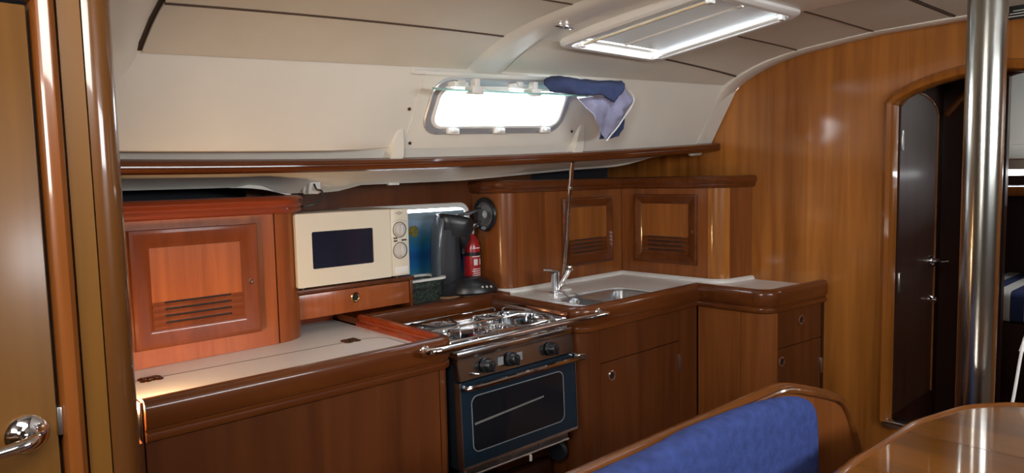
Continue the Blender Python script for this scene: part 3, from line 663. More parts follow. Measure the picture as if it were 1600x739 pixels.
# speaker
b = bmn(); org = (2.199, 2.585, 1.245)
SPK_ = thing('loudspeaker', 'round black loudspeaker mounted on the cabinet side above the coffee machine', 'speaker', org)
lathe(b, [(.062, .0), (.080, 0), (.083, .006), (.080, .014), (.070, .017), (.062, .010)], org, (-1, 0, 0), 36, False, False); part('rim', b, BLK, SPK_)
b = bmn(); lathe(b, [(.065, .006), (.060, .010), (.045, .005), (.03, .002), (.0282, .003)], org, (-1, 0, 0), 36); part('cone', b, plain('speaker_cone', (.035, .022, .018), .6, var=.6, vscale=40), SPK_)
b = bmn(); lathe(b, [(.022, .003), (.018, .006), (.012, .008), (.010, .012), (.003, .015)], org, (-1, 0, 0), 24); part('dust_cap', b, GPL, SPK_)
b = bmn(); lathe(b, [(.019, .014), (.018, .0175), (.006, .019)], (org[0], org[1]-.002, org[2]-.066), (-1, 0, 0), 18, sq=.5); part('badge', b, ALU, SPK_)

# ------------------------------------------------------------------ microwave shelf, drawer, microwave
SH = thing('drawer_unit', 'low wooden unit with one wide drawer under the microwave', 'drawer unit', (1.38, 2.55, .856))
b = bmn(); box(b, 1.13, 1.645, 2.395, 2.67, 1.010, 1.026, .003); part('top_board', b, WL, SH)
b = bmn(); box(b, 1.132, 1.632, 2.418, 2.438, .912, 1.004, .002); dwr = part('drawer', b, WRX, SH)
ring_pull((1.380, 2.419, .968), (0, -1, 0), dwr, .020, BRS)
b = bmn(); box(b, 1.634, 1.646, 2.41, 2.67, .886, 1.010, .002); part('side_panel', b, WL, SH)
b = bmn(); box(b, 1.38, 1.634, 2.60, 2.615, .886, 1.01); part('back_panel', b, WTR, SH)
b = bmn(); box(b, 1.13, 1.378, 2.60, 2.615, .856, 1.01); part('back_panel', b, WTR, SH)
MW = thing('microwave', 'cream microwave with dark window and two white dials', 'microwave', (1.36, 2.5, 1.026))
MX0, MX1, MZ0, MZ1, MY = 1.122, 1.604, 1.038, 1.305, 2.365
b = bmn(); box(b, MX0+.004, MX1-.002, MY+.016, MY+.285, MZ0, MZ1, .006); part('body', b, GPL if 0 else CRM, MW)
SPL = 1.518
b = bmn(); r_ = rrect(.256, .136, .006, 3, 1.3115, 1.170); slab(b, rrect(SPL-MX0, MZ1-MZ0, .006, 3, (SPL+MX0)/2, (MZ0+MZ1)/2), [r_], lambda u, v, w_: (u, MY+w_, v), 0, .016); dm = part('door', b, CRM, MW)
b = bmn(); loft(b, [[(u, MY+w_, v) for u, v in r_] for w_ in (.004, .012)], cap0=True, cap1=True); part('window', b, MWG, dm)
b = bmn(); box(b, SPL+.0015, MX1, MY, MY+.016, MZ0, MZ1, .004); pn = part('control_panel', b, CRM, MW)
for kz, kr in ((1.222, .0245), (1.139, .026)):
    b = bmn(); tube(b, [(1.560+(kr+.006)*math.cos(a), MY-.0005, kz+(kr+.006)*math.sin(a)) for a in [k*PI/14 for k in range(28)]], .0016, 6, closed=True); part('dial_scale', b, BLK, pn)
    b = bmn(); lathe(b, [(kr, 0), (kr, .006), (kr*.9, .010), (kr*.86, .010)], (1.560, MY, kz), (0, -1, 0), 28); box(b, 1.560-.006, 1.560+.006, MY-.022, MY-.008, kz-kr*.85, kz+kr*.85, .003); part('dial', b, GPL, pn)
b = bmn()
for x0_, x1_, z_ in ((1.531, 1.548, 1.189), (1.531, 1.548, 1.178), (1.568, 1.592, 1.180)): box(b, x0_, x1_, MY-.001, MY+.001, z_-.003, z_+.003)
for k in range(7): box(b, 1.526+k*.0105, 1.531+k*.0105, MY-.001, MY+.001, 1.262-abs(k-3)*.003, 1.2635-abs(k-3)*.003)
box(b, 1.541, 1.553, MY-.001, MY+.001, 1.2875, 1.2890); box(b, 1.566, 1.578, MY-.001, MY+.001, 1.2875, 1.2890)
tube(b, [(1.5595+.007*math.cos(a), MY-.0005, 1.288+.005*math.sin(a)) for a in [k*PI/6 for k in range(12)]], .001, 5, closed=True)
part('printing', b, BLK, pn)['kind'] = 'stuff'
b = bmn(); box(b, 1.530, 1.594, MY-.002, MY+.002, 1.046, 1.074, .001); part('door_button', b, WPL, pn)
for fx in (1.16, 1.57):
    b = bmn(); lathe(b, [(.014, 0), (.012, .014)], (fx, MY+.05, 1.0255), n=12); part('foot', b, BLK, MW)
# socket, plug and cord
n_v = (0, -.93, -.36)
SO = thing('wall_socket', 'white square wall socket on the side-deck liner above the microwave', 'socket', (1.243, 2.438, 1.41))
b = bmn(); s_, u_, a_ = basis(n_v); org = Vector((1.243, 2.466, 1.408))
def sq(b, w0, h0, r0, a0, a1, org=org, k=.9):
    loft(b, [[org+s_*x+u_*y+a_*a0 for x, y in rrect(w0, h0, r0, 4)], [org+s_*x+u_*y+a_*(a1-.002) for x, y in rrect(w0, h0, r0, 4)], [org+s_*x+u_*y+a_*a1 for x, y in rrect(w0*k, h0*k, r0*k, 4)]], cap0=True, cap1=True)
sq(b, .068, .068, .008, -.012, .010); part('face_plate', b, WPL, SO)
PL = thing('power_plug', 'white plug in the wall socket with black cord down to the microwave', 'plug', (1.25, 2.43, 1.40))
b = bmn(); org2 = org+s_*(-.004 if s_.x > 0 else .004); sq(b, .044, .046, .008, .011, .034, org2, .8); part('plug_body', b, WPL, PL)
b = bmn(); tube(b, smoothpts([(1.232, 2.425, 1.412), (1.238, 2.418, 1.392), (1.256, 2.418, 1.386), (1.262, 2.42, 1.375), (1.258, 2.425, 1.355), (1.235, 2.44, 1.335), (1.19, 2.47, 1.327), (1.13, 2.55, 1.322), (1.10, 2.60, 1.375)], 6), .0038, 8); part('cord', b, BLK, PL)

# picture, basket, coffee machine, extinguisher
b = bmn(); box(b, 1.48, 2.135, 2.672, 2.678, .92, 1.268); solo('seascape_picture', b, SEA, 'printed seascape of blue water and hills standing in the low window', 'picture', (1.8, 2.675, .92))
TR_ = plain('print_tree', (.20, .17, .03), .5, var=.5, vscale=80)
b = bmn(); rnd = random.Random(3); lo = [(1.838+.03*math.cos(a)*(.7+.5*rnd.random()), 1.185+.025*math.sin(a)*(.7+.6*rnd.random())) for a in [k*PI/9 for k in range(18)]]
loft(b, [[(u, 2.6718, v) for u, v in lo], [(u, 2.6712, v) for u, v in lo]], cap0=True, cap1=True)
o_ = bpy.data.objects['seascape_picture']; part('printed_tree', b, TR_, o_, 'olive green tree in the print')
BK = thing('basket', 'dark speckled basket with a white rim between microwave and coffee machine', 'basket', (1.77, 2.56, .885))
b = bmn(); loft(b, [[(u, v, z) for u, v in rrect(w0, h0, .03, 5, 1.765, 2.56)] for z, w0, h0 in ((.8855, .19, .13), (.98, .21, .15))], cap0=True); part('body', b, SPK, BK)
b = bmn()
A = rrect(.235, .165, .035, 6, 1.768, 2.56); B = rrect(.195, .13, .03, 6, 1.768, 2.56)
loft(b, [[(u, v, .980) for u, v in A], [(u, v, .990) for u, v in A], [(u, v, .990) for u, v in B], [(u, v, .980) for u, v in B]], ring=True); part('rim', b, WPL, BK)

CM = thing('coffee_machine', 'black pod coffee machine with tilted lever and wide drip base on the ledge', 'coffee machine', (2.0, 2.54, .885))
ca, sa = math.cos(math.radians(-22)), math.sin(math.radians(-22))
def cmw(x, y, z): return (1.965+x*ca-y*sa, 2.545+x*sa+y*ca, z)   # local x: towards the spout
def oval(hx, hy, cx, z, n=28, p=2.6, tilt=0):
    out = []
    for k in range(n):
        a = 2*PI*k/n; c_, s_2 = math.cos(a), math.sin(a)
        x = hx*math.copysign(abs(c_)**(2/p), c_); y = hy*math.copysign(abs(s_2)**(2/p), s_2); out.append(cmw(cx+x, y, z+tilt*x))
    return out
b = bmn(); loft(b, [oval(.062, .052, -.035, .892), oval(.066, .056, -.035, .900), oval(.062, .056, -.033, 1.02), oval(.058, .055, -.028, 1.15), oval(.066, .057, -.018, 1.19)], cap0=True, cap1=True); part('tower', b, BLKM, CM)
b = bmn(); loft(b, [oval(.020, .060, -.085, .905, p=2), oval(.024, .062, -.082, 1.06, p=2), oval(.028, .060, -.068, 1.20, p=2), oval(.02, .045, -.05, 1.255, p=2)], cap0=True, cap1=True); part('water_tank', b, plain('smoked_plastic', (.10, .12, .14), .15, var=.1), CM)
b = bmn(); loft(b, [oval(.064, .056, -.004, 1.160, tilt=-.10), oval(.080, .058, .008, 1.172, tilt=-.12), oval(.084, .060, .010, 1.215, p=3, tilt=-.14), oval(.083, .059, .010, 1.240, p=3.4, tilt=-.16), oval(.078, .054, .008, 1.249, p=3.4, tilt=-.17), oval(.055, .035, .004, 1.256, p=3, tilt=-.17)], cap0=True, cap1=True); hd = part('head', b, BLK, CM)
b = bmn(); loft(b, [[cmw(x, y, z) for x, y, z in q] for q in ([(.02, -.022, 1.245), (.02, .022, 1.245), (.02, .022, 1.256), (.02, -.022, 1.256)], [(.07, -.030, 1.252), (.07, .030, 1.252), (.07, .030, 1.265), (.07, -.030, 1.265)], [(.135, -.014, 1.275), (.135, .014, 1.275), (.135, .014, 1.284), (.135, -.014, 1.284)])], cap0=True, cap1=True); part('lever', b, BLK, CM)
b = bmn(); loft(b, [[cmw(.045+r*math.cos(a), r*math.sin(a)*1.2, z) for a in [k*PI/9 for k in range(18)]] for r, z in ((.036, 1.175), (.034, 1.14), (.022, 1.115), (.012, 1.10), (.010, 1.075))], cap0=True, cap1=True)
tube(b, [cmw(.07, -.02, 1.165), cmw(.125, -.03, 1.225)], .006, 8); part('spout', b, BLK, CM)
b = bmn(); loft(b, [oval(.115, .080, .085, .892, p=2.2), oval(.123, .088, .085, .900, p=2.2), oval(.118, .085, .083, .922, p=2.2), oval(.088, .066, .073, .952, p=2.2), oval(.070, .054, .066, .960, p=2.2)], cap0=True, cap1=True); bs_ = part('drip_base', b, BLK, CM)
b = bmn(); loft(b, [oval(.066, .050, .066, .960, p=2.1), oval(.064, .048, .066, .964, p=2.1)], cap0=True, cap1=True); part('drip_grille', b, BLKM, bs_)
for k in range(3):
    b = bmn(); q = cmw(.11+k*.022, -.078+k*.004, .925-k*.001); lathe(b, [(.006, 0), (.006, .004), (.004, .006)], q, (.2, -.75, .6), 10); part('button', b, GPL, bs_)
b = bmn(); tube(b, smoothpts([(1.66, 2.50, .945), (1.75, 2.46, .955), (1.88, 2.455, .960), (1.98, 2.46, .972)], 6), .0028, 6); part('cord', b, BLK, CM)
for nm, cx, r in (('left', -.045, .075), ('right', .10, .085)):
    q = cmw(cx, 0, .8856); b = bmn(); lathe(b, [(r, 0), (r, .006)], q, n=28)
    solo('cork_mat', b, CORK, 'cork mat under the tower of the coffee machine' if nm == 'left' else 'cork mat under the drip base of the coffee machine', 'mat', (q[0], q[1], .885))

FE = thing('fire_extinguisher', 'small red fire extinguisher behind the coffee machine', 'fire extinguisher', (2.135, 2.625, .885))
b = bmn(); lathe(b, [(.040, .0), (.042, .006), (.042, .205), (.036, .235), (.018, .262), (.014, .268)], (2.135, 2.622, .8855), n=28); part('cylinder', b, RED, FE)
def cylpatch(b, a0, a1, z0, z1, r=.0424, n=8): loft(b, [[(2.135+r*math.cos(a0+(a1-a0)*k/n), 2.622+r*math.sin(a0+(a1-a0)*k/n), z) for k in range(n+1)] for z in (z0, z1)], False)
b = bmn()
for a0 in (-2.0, -1.2): cylpatch(b, a0, a0+.5, 1.005, 1.035)
for k, z in enumerate((.955, .965, .975, .985, 1.045, 1.053, 1.085)): cylpatch(b, -2.2+.1*(k % 2), -.7, z, z+.004)
part('label_print', b, WPL, FE, 'white pictograms and lines of print')['kind'] = 'stuff'
b = bmn(); lathe(b, [(.0425, .165), (.0435, .165), (.0435, .182), (.0425, .182)], (2.135, 2.622, .8855), n=28, cap0=False, cap1=False); part('strap', b, BLK, FE)
b = bmn(); lathe(b, [(.014, .265), (.016, .27), (.016, .29), (.01, .295)], (2.135, 2.622, .8855), n=16); box(b, 2.115, 2.175, 2.61, 2.634, 1.185, 1.20, .003); part('valve', b, WPL, FE)

# ------------------------------------------------------------------ tap and pole
TP = thing('tap', 'chrome mixer tap at the back edge of the sink', 'tap', (2.37, 2.285, .87))
b = bmn(); lathe(b, [(.027, 0), (.027, .006), (.021, .010), (.020, .085), (.022, .09), (.022, .105), (.015, .113), (.006, .115)], (2.362, 2.285, .8705), n=24); part('body', b, CHR, TP)
b = bmn(); tube(b, smoothpts([(2.355, 2.285, .978), (2.335, 2.295, .985), (2.305, 2.305, .988)], 4), [.006]*8+[.004], 8); part('lever', b, CHR, TP)
b = bmn(); tube(b, smoothpts([(2.372, 2.275, .885), (2.39, 2.27, .92), (2.425, 2.265, .965), (2.435, 2.262, .985)], 5), [.015]*5+[.013]*11, 12); lathe(b, [(.018, 0), (.019, .003), (.019, .02), (.017, .024)], (2.436, 2.262, .975), n=18); part('spout', b, CHR, TP)
for q0, q1 in (((2.36, 2.262, .876), (2.30, 2.13, .867)), ((2.39, 2.27, .876), (2.37, 2.12, .869))):
    b = bmn(); tube(b, smoothpts([q0, ((q0[0]+q1[0])/2, (q0[1]+q1[1])/2, .881), q1], 4), .003, 6); part('hose', b, BRU, TP)
PO = thing('pole', 'thin steel pole standing behind the tap up to the wooden rail', 'pole', (2.465, 2.335, .87))
b = bmn(); A = Vector((2.462, 2.335, .874)); B = Vector((2.385, 2.185, 1.482)); tube(b, [A+(B-A)*k/8 for k in range(9)], .0105, 14); part('tube', b, plain('reflection_tinted_steel', (.66, .54, .46), .16, 1, var=.05), PO)  # coppery tone of the reflections is put into the steel's base colour
b = bmn(); lathe(b, [(.045, -.003), (.045, .004), (.022, .010), (.018, .012)], (2.468, 2.34, .8735), n=24); part('foot', b, WPL, PO)
b = bmn(); q = A+(B-A)*.80; lathe(b, [(.0115, 0), (.0115, .012)], q, (B-A), n=14); part('joint', b, BRU, PO)

# ------------------------------------------------------------------ starboard window
b = bmn()
def sring(b, wo, ho, ro, wi, hi, ri, w0, w1, bev=.004):
    def Lp(w_, h_, r_, d): return [sp_(u, v, d) for u, v in rrect(w_, h_, r_, 7, WX, WV)]
    loft(b, [Lp(wo, ho, ro, w0), Lp(wo, ho, ro, w1-bev), Lp(wo-2*bev, ho-2*bev, ro-bev, w1), Lp(wi+2*bev, hi+2*bev, ri+bev, w1), Lp(wi, hi, ri, w1-bev), Lp(wi, hi, ri, w0)], ring=True)
sring(b, .705, .232, .075, .640, .168, .050, -.01, .014)
wnd = struct('window_1', b, ALU, 'open galley side window with rounded grey frame', ang=40)
b = bmn(); sring(b, .650, .178, .052, .622, .150, .040, -.04, .020, .003); part('inner_frame', b, WPL, wnd)
for u in (1.70, 1.925, 2.17):
    b = bmn(); v = WV-.096
    c_ = sp_(u, v, .022); box(b, c_.x-.026, c_.x+.026, c_.y-.012, c_.y+.010, c_.z-.012, c_.z+.010, .003); box(b, c_.x-.014, c_.x+.014, c_.y-.022, c_.y-.008, c_.z-.006, c_.z+.008, .003); part('catch', b, WPL, wnd)
for u in (1.655, 1.935):
    b = bmn(); c_ = sp_(u, WV+.095, .020); box(b, c_.x-.034, c_.x+.034, c_.y-.03, c_.y+.012, c_.z-.012, c_.z+.008, .003); box(b, c_.x-.016, c_.x+.016, c_.y-.036, c_.y-.02, c_.z-.004, c_.z+.014, .003); part('hinge', b, WPL, wnd)
for k in range(9):
    b = bmn(); u = 1.63+k*.072; lathe(b, [(.004, 0), (.003, .002)], sp_(u, WV+(-.104), .014), (0, -.9, -.4), 8); part('screw', b, BRU, wnd)
# opened pane, nearly edge on
pan = [(p.x, p.y) for p in fillet([(1.515, 2.055), (1.500, 1.985, .04), (2.262, 1.962, .03), (2.275, 2.04)], True, 6)]
b = bmn(); slab(b, pan, [], lambda u, v, w_: (u, v, w_+1.727+(v-2.0)*.20+(u-1.5)*.035), 0, .007); part('pane', b, TEAL, wnd)
for u in (1.66, 1.955, 2.265):
    b = bmn(); z = 1.727+(u-1.5)*.035; box(b, u-.026, u+.026, 1.972, 2.02, z-.010, z+.018, .003); box(b, u-.012, u+.012, 1.975, 2.005, z+.012, z+.045, .003); part('pane_clamp', b, WPL, wnd)
# headliner strip above window
b = bmn(); lo = []
for i in range(9):
    X = 1.46+.82*i/8; lo.append([sp_(X, LH(X)-.022, .0), sp_(X, LH(X)-.022, .014), sp_(X, LH(X)-.008, .016), sp_(X, LH(X)-.006, 0)])
loft(b, lo, True, True, True); part('top_trim', b, WPL, wnd)

# cloth: a sheet folded over the open pane
CLT = thing('cleaning_cloth', 'blue microfibre cloth draped over the open window pane', 'cloth', (2.3, 2.0, 1.7))
def P2(px, py, Yv):
    d = Dv+Rv*((px-800)/F)+Uv*((CY-py)/F); return Vector((0, 0, H))+d*(Yv/d.y)
def sheet(b, rows, k=7, th=.004):
    R_ = [smoothpts(r, k) for r in rows]
    cols = [smoothpts([r[j] for r in R_], k) for j in range(len(R_[0]))]
    n = len(cols[0]); g = [[cols[j][i] for j in range(len(cols))] for i in range(n)]
    from mathutils import noise
    for i, row in enumerate(g):
        for j, p in enumerate(row):
            p.y += .012*noise.noise(p*22)+.006*noise.noise(p*60); p.z += .005*noise.noise(p*30+Vector((5, 0, 0)))
    vs = [[b.verts.new(p) for p in row] for row in g]
    for i in range(n-1):
        for j in range(len(g[0])-1): b.faces.new((vs[i][j], vs[i][j+1], vs[i+1][j+1], vs[i+1][j]))
def shobj(name, rows, mat, label=None, th=.005):
    b = bmn(); sheet(b, rows); o = part(name, b, mat, CLT, label, ang=80)
    m = o.modifiers.new('t', 'SOLIDIFY'); m.thickness = th; m.offset = 0
V = lambda *a: Vector(a)
# coordinates in metres, worked out for the place where the cloth hangs
CD = dict(top=[[(2.045, 2.01, 1.812), (2.12, 2.01, 1.826), (2.25, 2.01, 1.822), (2.36, 1.99, 1.822), (2.475, 1.97, 1.828)],
               [(1.995, 1.965, 1.785), (2.10, 1.94, 1.795), (2.22, 1.94, 1.795), (2.33, 1.935, 1.797), (2.46, 1.945, 1.800)],
               [(2.02, 1.965, 1.752), (2.10, 1.945, 1.750), (2.19, 1.94, 1.748), (2.30, 1.935, 1.752), (2.38, 1.935, 1.728)]])
shobj('upper_fold', CD['top'], CLB, 'dark blue fold lying on the pane', .007)
shobj('hanging_fold', [[(2.19, 1.965, 1.735), (2.28, 1.955, 1.745), (2.38, 1.95, 1.752), (2.46, 1.955, 1.775), (2.475, 1.965, 1.800)],
                       [(2.235, 1.945, 1.69), (2.30, 1.935, 1.695), (2.39, 1.945, 1.70), (2.47, 1.94, 1.725), (2.53, 1.96, 1.755)],
                       [(2.285, 1.94, 1.63), (2.32, 1.95, 1.635), (2.38, 1.94, 1.645), (2.45, 1.95, 1.675), (2.515, 1.965, 1.715)],
                       [(2.335, 1.95, 1.570), (2.34, 1.95, 1.572), (2.36, 1.95, 1.588), (2.41, 1.955, 1.625), (2.455, 1.96, 1.665)]], CLL, 'lilac underside hanging in a point')
shobj('back_fold', [[(2.40, 1.985, 1.70), (2.46, 1.985, 1.70), (2.50, 1.985, 1.70)], [(2.36, 1.985, 1.63), (2.43, 1.985, 1.63), (2.51, 1.985, 1.645)], [(2.345, 1.985, 1.572), (2.40, 1.985, 1.578), (2.475, 1.985, 1.590)]], CLB, 'dark blue corner behind the lilac point')

b = bmn(); tube(b, smoothpts([(2.50, 1.950, 1.79), (2.535, 1.950, 1.755), (2.515, 1.950, 1.715), (2.455, 1.945, 1.665), (2.41, 1.942, 1.625), (2.36, 1.940, 1.588), (2.338, 1.942, 1.566)], 4), .0035, 6); part('hem', b, WPL, CLT)
# ------------------------------------------------------------------ hatch, ceiling lamp
def cmap(u, v, w_):
    y = edge1(u)[0]; a = ceil_pt(u, y-1.86, 0); b_2 = ceil_pt(u, y-1.19, 0); f = (1.86-v)/.67
    return Vector((u, v, a.z+(b_2.z-a.z)*f-w_))
HT = thing('deck_hatch', 'white framed ceiling hatch with a drawn grey blind', 'hatch', (2.245, 1.52, 1.96))
b = bmn()
def hl(w0, h0, r0, d): return [cmap(u, v, d) for u, v in rrect(w0, h0, r0, 6, 2.25, 1.525)]
loft(b, [hl(.625, .665, .05, -.03), hl(.622, .662, .05, .016), hl(.60, .64, .045, .024), hl(.555, .60, .04, .024), hl(.535, .585, .035, .010), hl(.515, .575, .03, -.06), hl(.515, .575, .03, -.09)]); part('frame', b, WPL, HT)
b = bmn()
rows = []
nx = 24
for i in range(nx+1):
    u = 2.015+.47*i/nx; rows.append([cmap(u, v, .004+.0025*math.sin(i*PI)) for v in [1.262+.505*j/6 for j in range(7)]])
loft(b, rows, False); part('blind', b, BLD, HT)
b = bmn(); tube(b, [cmap(2.50, 1.26+.54*k/6, .016) for k in range(7)], .009, 8); part('blind_rail', b, WPL, HT)
b = bmn(); tube(b, [cmap(2.03, 1.26+.54*k/6, .018) for k in range(7)], .006, 8); part('blind_rail', b, GOLD, HT, 'warm toned aluminium rail')
b = bmn(); tube(b, [cmap(2.245, 1.265+.50*k/6, .001) for k in range(7)], .010, 8); part('blind_stiffener', b, WPL, HT)
for u, v in ((2.03, 1.80), (2.50, 1.80), (2.50, 1.255), (2.03, 1.255)):
    b = bmn(); c_ = cmap(u, v, .02); box(b, c_.x-.014, c_.x+.014, c_.y-.010, c_.y+.010, c_.z-.008, c_.z+.01, .002); part('corner_clip', b, WPL, HT)
b = bmn(); c_ = ceil_pt(1.815, .375, .012); LMP = thing('ceiling_light', 'small round recessed light in the white deck beam', 'light', c_)
lathe(b, [(.036, -.012), (.043, 0), (.044, .006), (.038, .010), (.034, .008)], c_, (0, .2, -1), 28, False, False); part('bezel', b, CHR, LMP)
b = bmn(); lathe(b, [(.035, .002), (.034, .007), (.02, .011), (.004, .012)], c_, (0, .2, -1), 24); part('lens', b, plain('frosted_lens', (.35, .37, .38), .25), LMP)
# small black warning sticker on the cornice
b = bmn(); c_ = Vector((3.20, .70, 1.987)); box(b, 3.188, 3.192, .645, .73, 1.962, 2.012); st_ = solo('warning_label', b, BLK, 'small black label with white print up by the mast post', 'label', (3.19, .69, 1.962))
b = bmn()
for k in range(3): box(b, 3.1865, 3.1878, .655, .72-.01*k, 1.972+k*.010, 1.9745+k*.010)
part('print', b, WPL, st_)['kind'] = 'stuff'

# ------------------------------------------------------------------ left: door, frame, post
PY = 1.15
D1 = struct('door_1', (lambda b: (box(b, -.35, .178, PY, PY+.03, .05, 1.665, .003), b)[1])(bmn()), WP)
b = bmn(); lathe(b, [(.026, 0), (.026, .004), (.021, .009), (.014, .011), (.011, .013), (.011, .032)], (.141, PY, 1.083), (0, -1, 0), 28)
tube(b, smoothpts([(.146, PY-.028, 1.083), (.138, PY-.042, 1.082), (.115, PY-.046, 1.079), (.07, PY-.045, 1.074), (.03, PY-.042, 1.072)], 5), .0085, 12)
part('door_handle', b, CHR, D1)
b = bmn(); box(b, .1775, .1835, PY-.004, PY+.012, 1.072, 1.112, .001); part('hinge', b, BRU, D1)
b = bmn(); box(b, -.35, .196, PY+.03, PY+.05, 0, 1.95); struct('trim_11', b, VOID, 'rebate behind the left door, gap shade painted near-black')
# frame bead
def upr(name, prof, z0, z1, mat, lab):
    b = bmn(); loft(b, [[(x, y, z) for x, y in prof] for z in (z0, z1)], cap0=True, cap1=True); return struct(name, b, mat, lab)
upr('trim_12', [(.183, PY+.04), (.183, PY-.002), (.187, PY-.010), (.194, PY-.014), (.202, PY-.014), (.208, PY-.009), (.211, PY-.001), (.212, PY+.04)], 0, 2.0, WTZ, 'rounded door frame bead left of the post')
upr('trim_13', [(.2135, PY+.04), (.2135, PY), (.2415, PY), (.2415, PY+.04)], 0, 2.0, WP, 'flat honey coloured strip beside the rounded post')
pr = [(.243, PY+.10), (.243, PY-.002)]+[(.251+.036*math.sin(a), PY+.034-.038*math.cos(a)) for a in [k*PI/2/8 for k in range(9)]]+[(.288, PY+.10)]
upr('trim_14', pr, 0, 2.0, wood('post_varnish', (.075, .026, .006), (.12, .046, .009), 'z', .26, .7, .8, .06), 'large rounded varnished corner post at left')
b = bmn(); box(b, -.4, .19, PY-.012, PY+.04, 1.672, 2.0, .006); struct('trim_15', b, WTZ, 'varnished head of the left door frame')
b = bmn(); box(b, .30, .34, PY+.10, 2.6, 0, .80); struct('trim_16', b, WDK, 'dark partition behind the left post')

# ------------------------------------------------------------------ doorway leaf and forward cabin
b = bmn()
lf = [(3.41, .30), (3.41, 1.700), (3.50, 1.745), (3.60, 1.768), (3.70, 1.765), (3.80, 1.745), (3.87, 1.715), (3.905, 1.68), (3.905, .30)]
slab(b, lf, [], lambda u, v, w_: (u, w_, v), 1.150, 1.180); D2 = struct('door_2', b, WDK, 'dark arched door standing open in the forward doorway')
b = bmn(); P = [Vector(p) for p in lf[1:8]]+[Vector((3.905, .30))]; tube(b, [(p.x, 1.150, p.y) for p in P], .006, 8); part('edge_bead', b, WRAIL, D2)
b = bmn(); lathe(b, [(.026, 0), (.026, .006), (.012, .010), (.011, .04)], (3.845, 1.150, .965), (0, -1, 0), 20)
tube(b, smoothpts([(3.845, 1.11, .965), (3.81, 1.104, .965), (3.76, 1.104, .962), (3.72, 1.106, .955)], 4), .009, 10); tube(b, [(3.845, 1.112, .965), (3.93, 1.10, .962)], .009, 10); part('door_handle', b, CHR, D2)
b = bmn(); lathe(b, [(.020, 0), (.020, .006), (.012, .014), (.012, .03)], (3.86, 1.150, .772), (0, -1, 0), 18); part('lock', b, CHR, D2)
for z in (1.545, .905): b = bmn(); box(b, 3.415, 3.435, 1.143, 1.151, z-.045, z+.045, .002); part('hinge', b, BRU, D2)
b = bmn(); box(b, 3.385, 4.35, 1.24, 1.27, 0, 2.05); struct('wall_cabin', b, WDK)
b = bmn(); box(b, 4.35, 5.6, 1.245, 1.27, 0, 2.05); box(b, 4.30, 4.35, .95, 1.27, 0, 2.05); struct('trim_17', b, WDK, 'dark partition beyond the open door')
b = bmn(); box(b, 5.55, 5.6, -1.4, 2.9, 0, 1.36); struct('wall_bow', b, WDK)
b = bmn(); box(b, 5.1, 5.6, -1.4, 2.9, 1.46, 1.55, .02); box(b, 5.3, 5.6, -1.4, 2.9, 1.55, 2.05, .02); box(b, 5.2, 5.6, -1.4, 2.9, 1.40, 1.46); struct('trim_18', b, GEL, 'white moulded shelf edge in the forward cabin')
b = bmn(); box(b, 3.385, 5.6, -1.4, 2.9, 2.05, 2.08); struct('trim_19', b, GEL, 'white forward cabin ceiling')
b = bmn(); box(b, 4.95, 5.5, -.6, 1.24, 1.245, 1.30, .006); solo('cabin_shelf', b, WTZ, 'dark wooden shelf along the forward cabin side', 'shelf', (5.2, .3, 1.245))
b = bmn(); tube(b, smoothpts([(4.28, 1.22, 1.70), (4.28, 1.10, 1.83), (4.28, .95, 1.89), (4.28, .75, 1.92), (4.28, .5, 1.93)], 5), .022, 8); struct('trim_20', b, WTZ, 'second arched doorway head in the forward cabin')
b = bmn(); box(b, 4.62, 5.5, -.8, 1.235, 0, .555, .004); solo('berth_base', b, WDK, 'dark wooden base of the forward berth', 'bed base', (5.0, .2, 0))
BE = thing('mattress', 'navy and white striped mattress on the forward berth', 'mattress', (5.0, .2, .555))
m_, t_, b_ = new_mat('striped_ticking')
tcx = t_.nodes.new('ShaderNodeTexCoord'); sp3 = t_.nodes.new('ShaderNodeSeparateXYZ'); t_.links.new(tcx.outputs['Object'], sp3.inputs[0])
mm = t_.nodes.new('ShaderNodeMath'); mm.operation = 'MULTIPLY'; mm.inputs[1].default_value = 7.7; t_.links.new(sp3.outputs['Y'], mm.inputs[0])
fr = t_.nodes.new('ShaderNodeMath'); fr.operation = 'FRACT'; t_.links.new(mm.outputs[0], fr.inputs[0])
gt = t_.nodes.new('ShaderNodeMath'); gt.operation = 'GREATER_THAN'; gt.inputs[1].default_value = .5; t_.links.new(fr.outputs[0], gt.inputs[0])
mxc = t_.nodes.new('ShaderNodeMix'); mxc.data_type = 'RGBA'; mxc.inputs[6].default_value = (.62, .58, .52, 1); mxc.inputs[7].default_value = (.018, .028, .09, 1)
t_.links.new(gt.outputs[0], mxc.inputs[0]); t_.links.new(mxc.outputs[2], b_.inputs['Base Color']); b_.inputs['Roughness'].default_value = .9
b = bmn(); box(b, 4.62, 5.5, -.8, 1.235, .558, .73, .03, 3); part('cover', b, m_, BE)

# ------------------------------------------------------------------ mast post
MP = thing('compression_post', 'polished steel mast post rising behind the table to the ceiling', 'post', (2.507, .614, 0))
b = bmn(); lathe(b, [(.052, 0), (.052, 2.02)], (2.507, .614, 0), n=48); part('tube', b, plain('satin_steel', (.40, .40, .37), .2, 1, var=.04, vscale=3), MP)
b = bmn(); lathe(b, [(.085, 0), (.085, .012), (.053, .02)], (2.507, .614, 0), n=40); part('base_collar', b, SS, MP)
b = bmn(); lathe(b, [(.053, 1.965), (.075, 1.975), (.075, 2.0)], (2.507, .614, 0), n=40, cap0=False); part('top_collar', b, SS, MP)

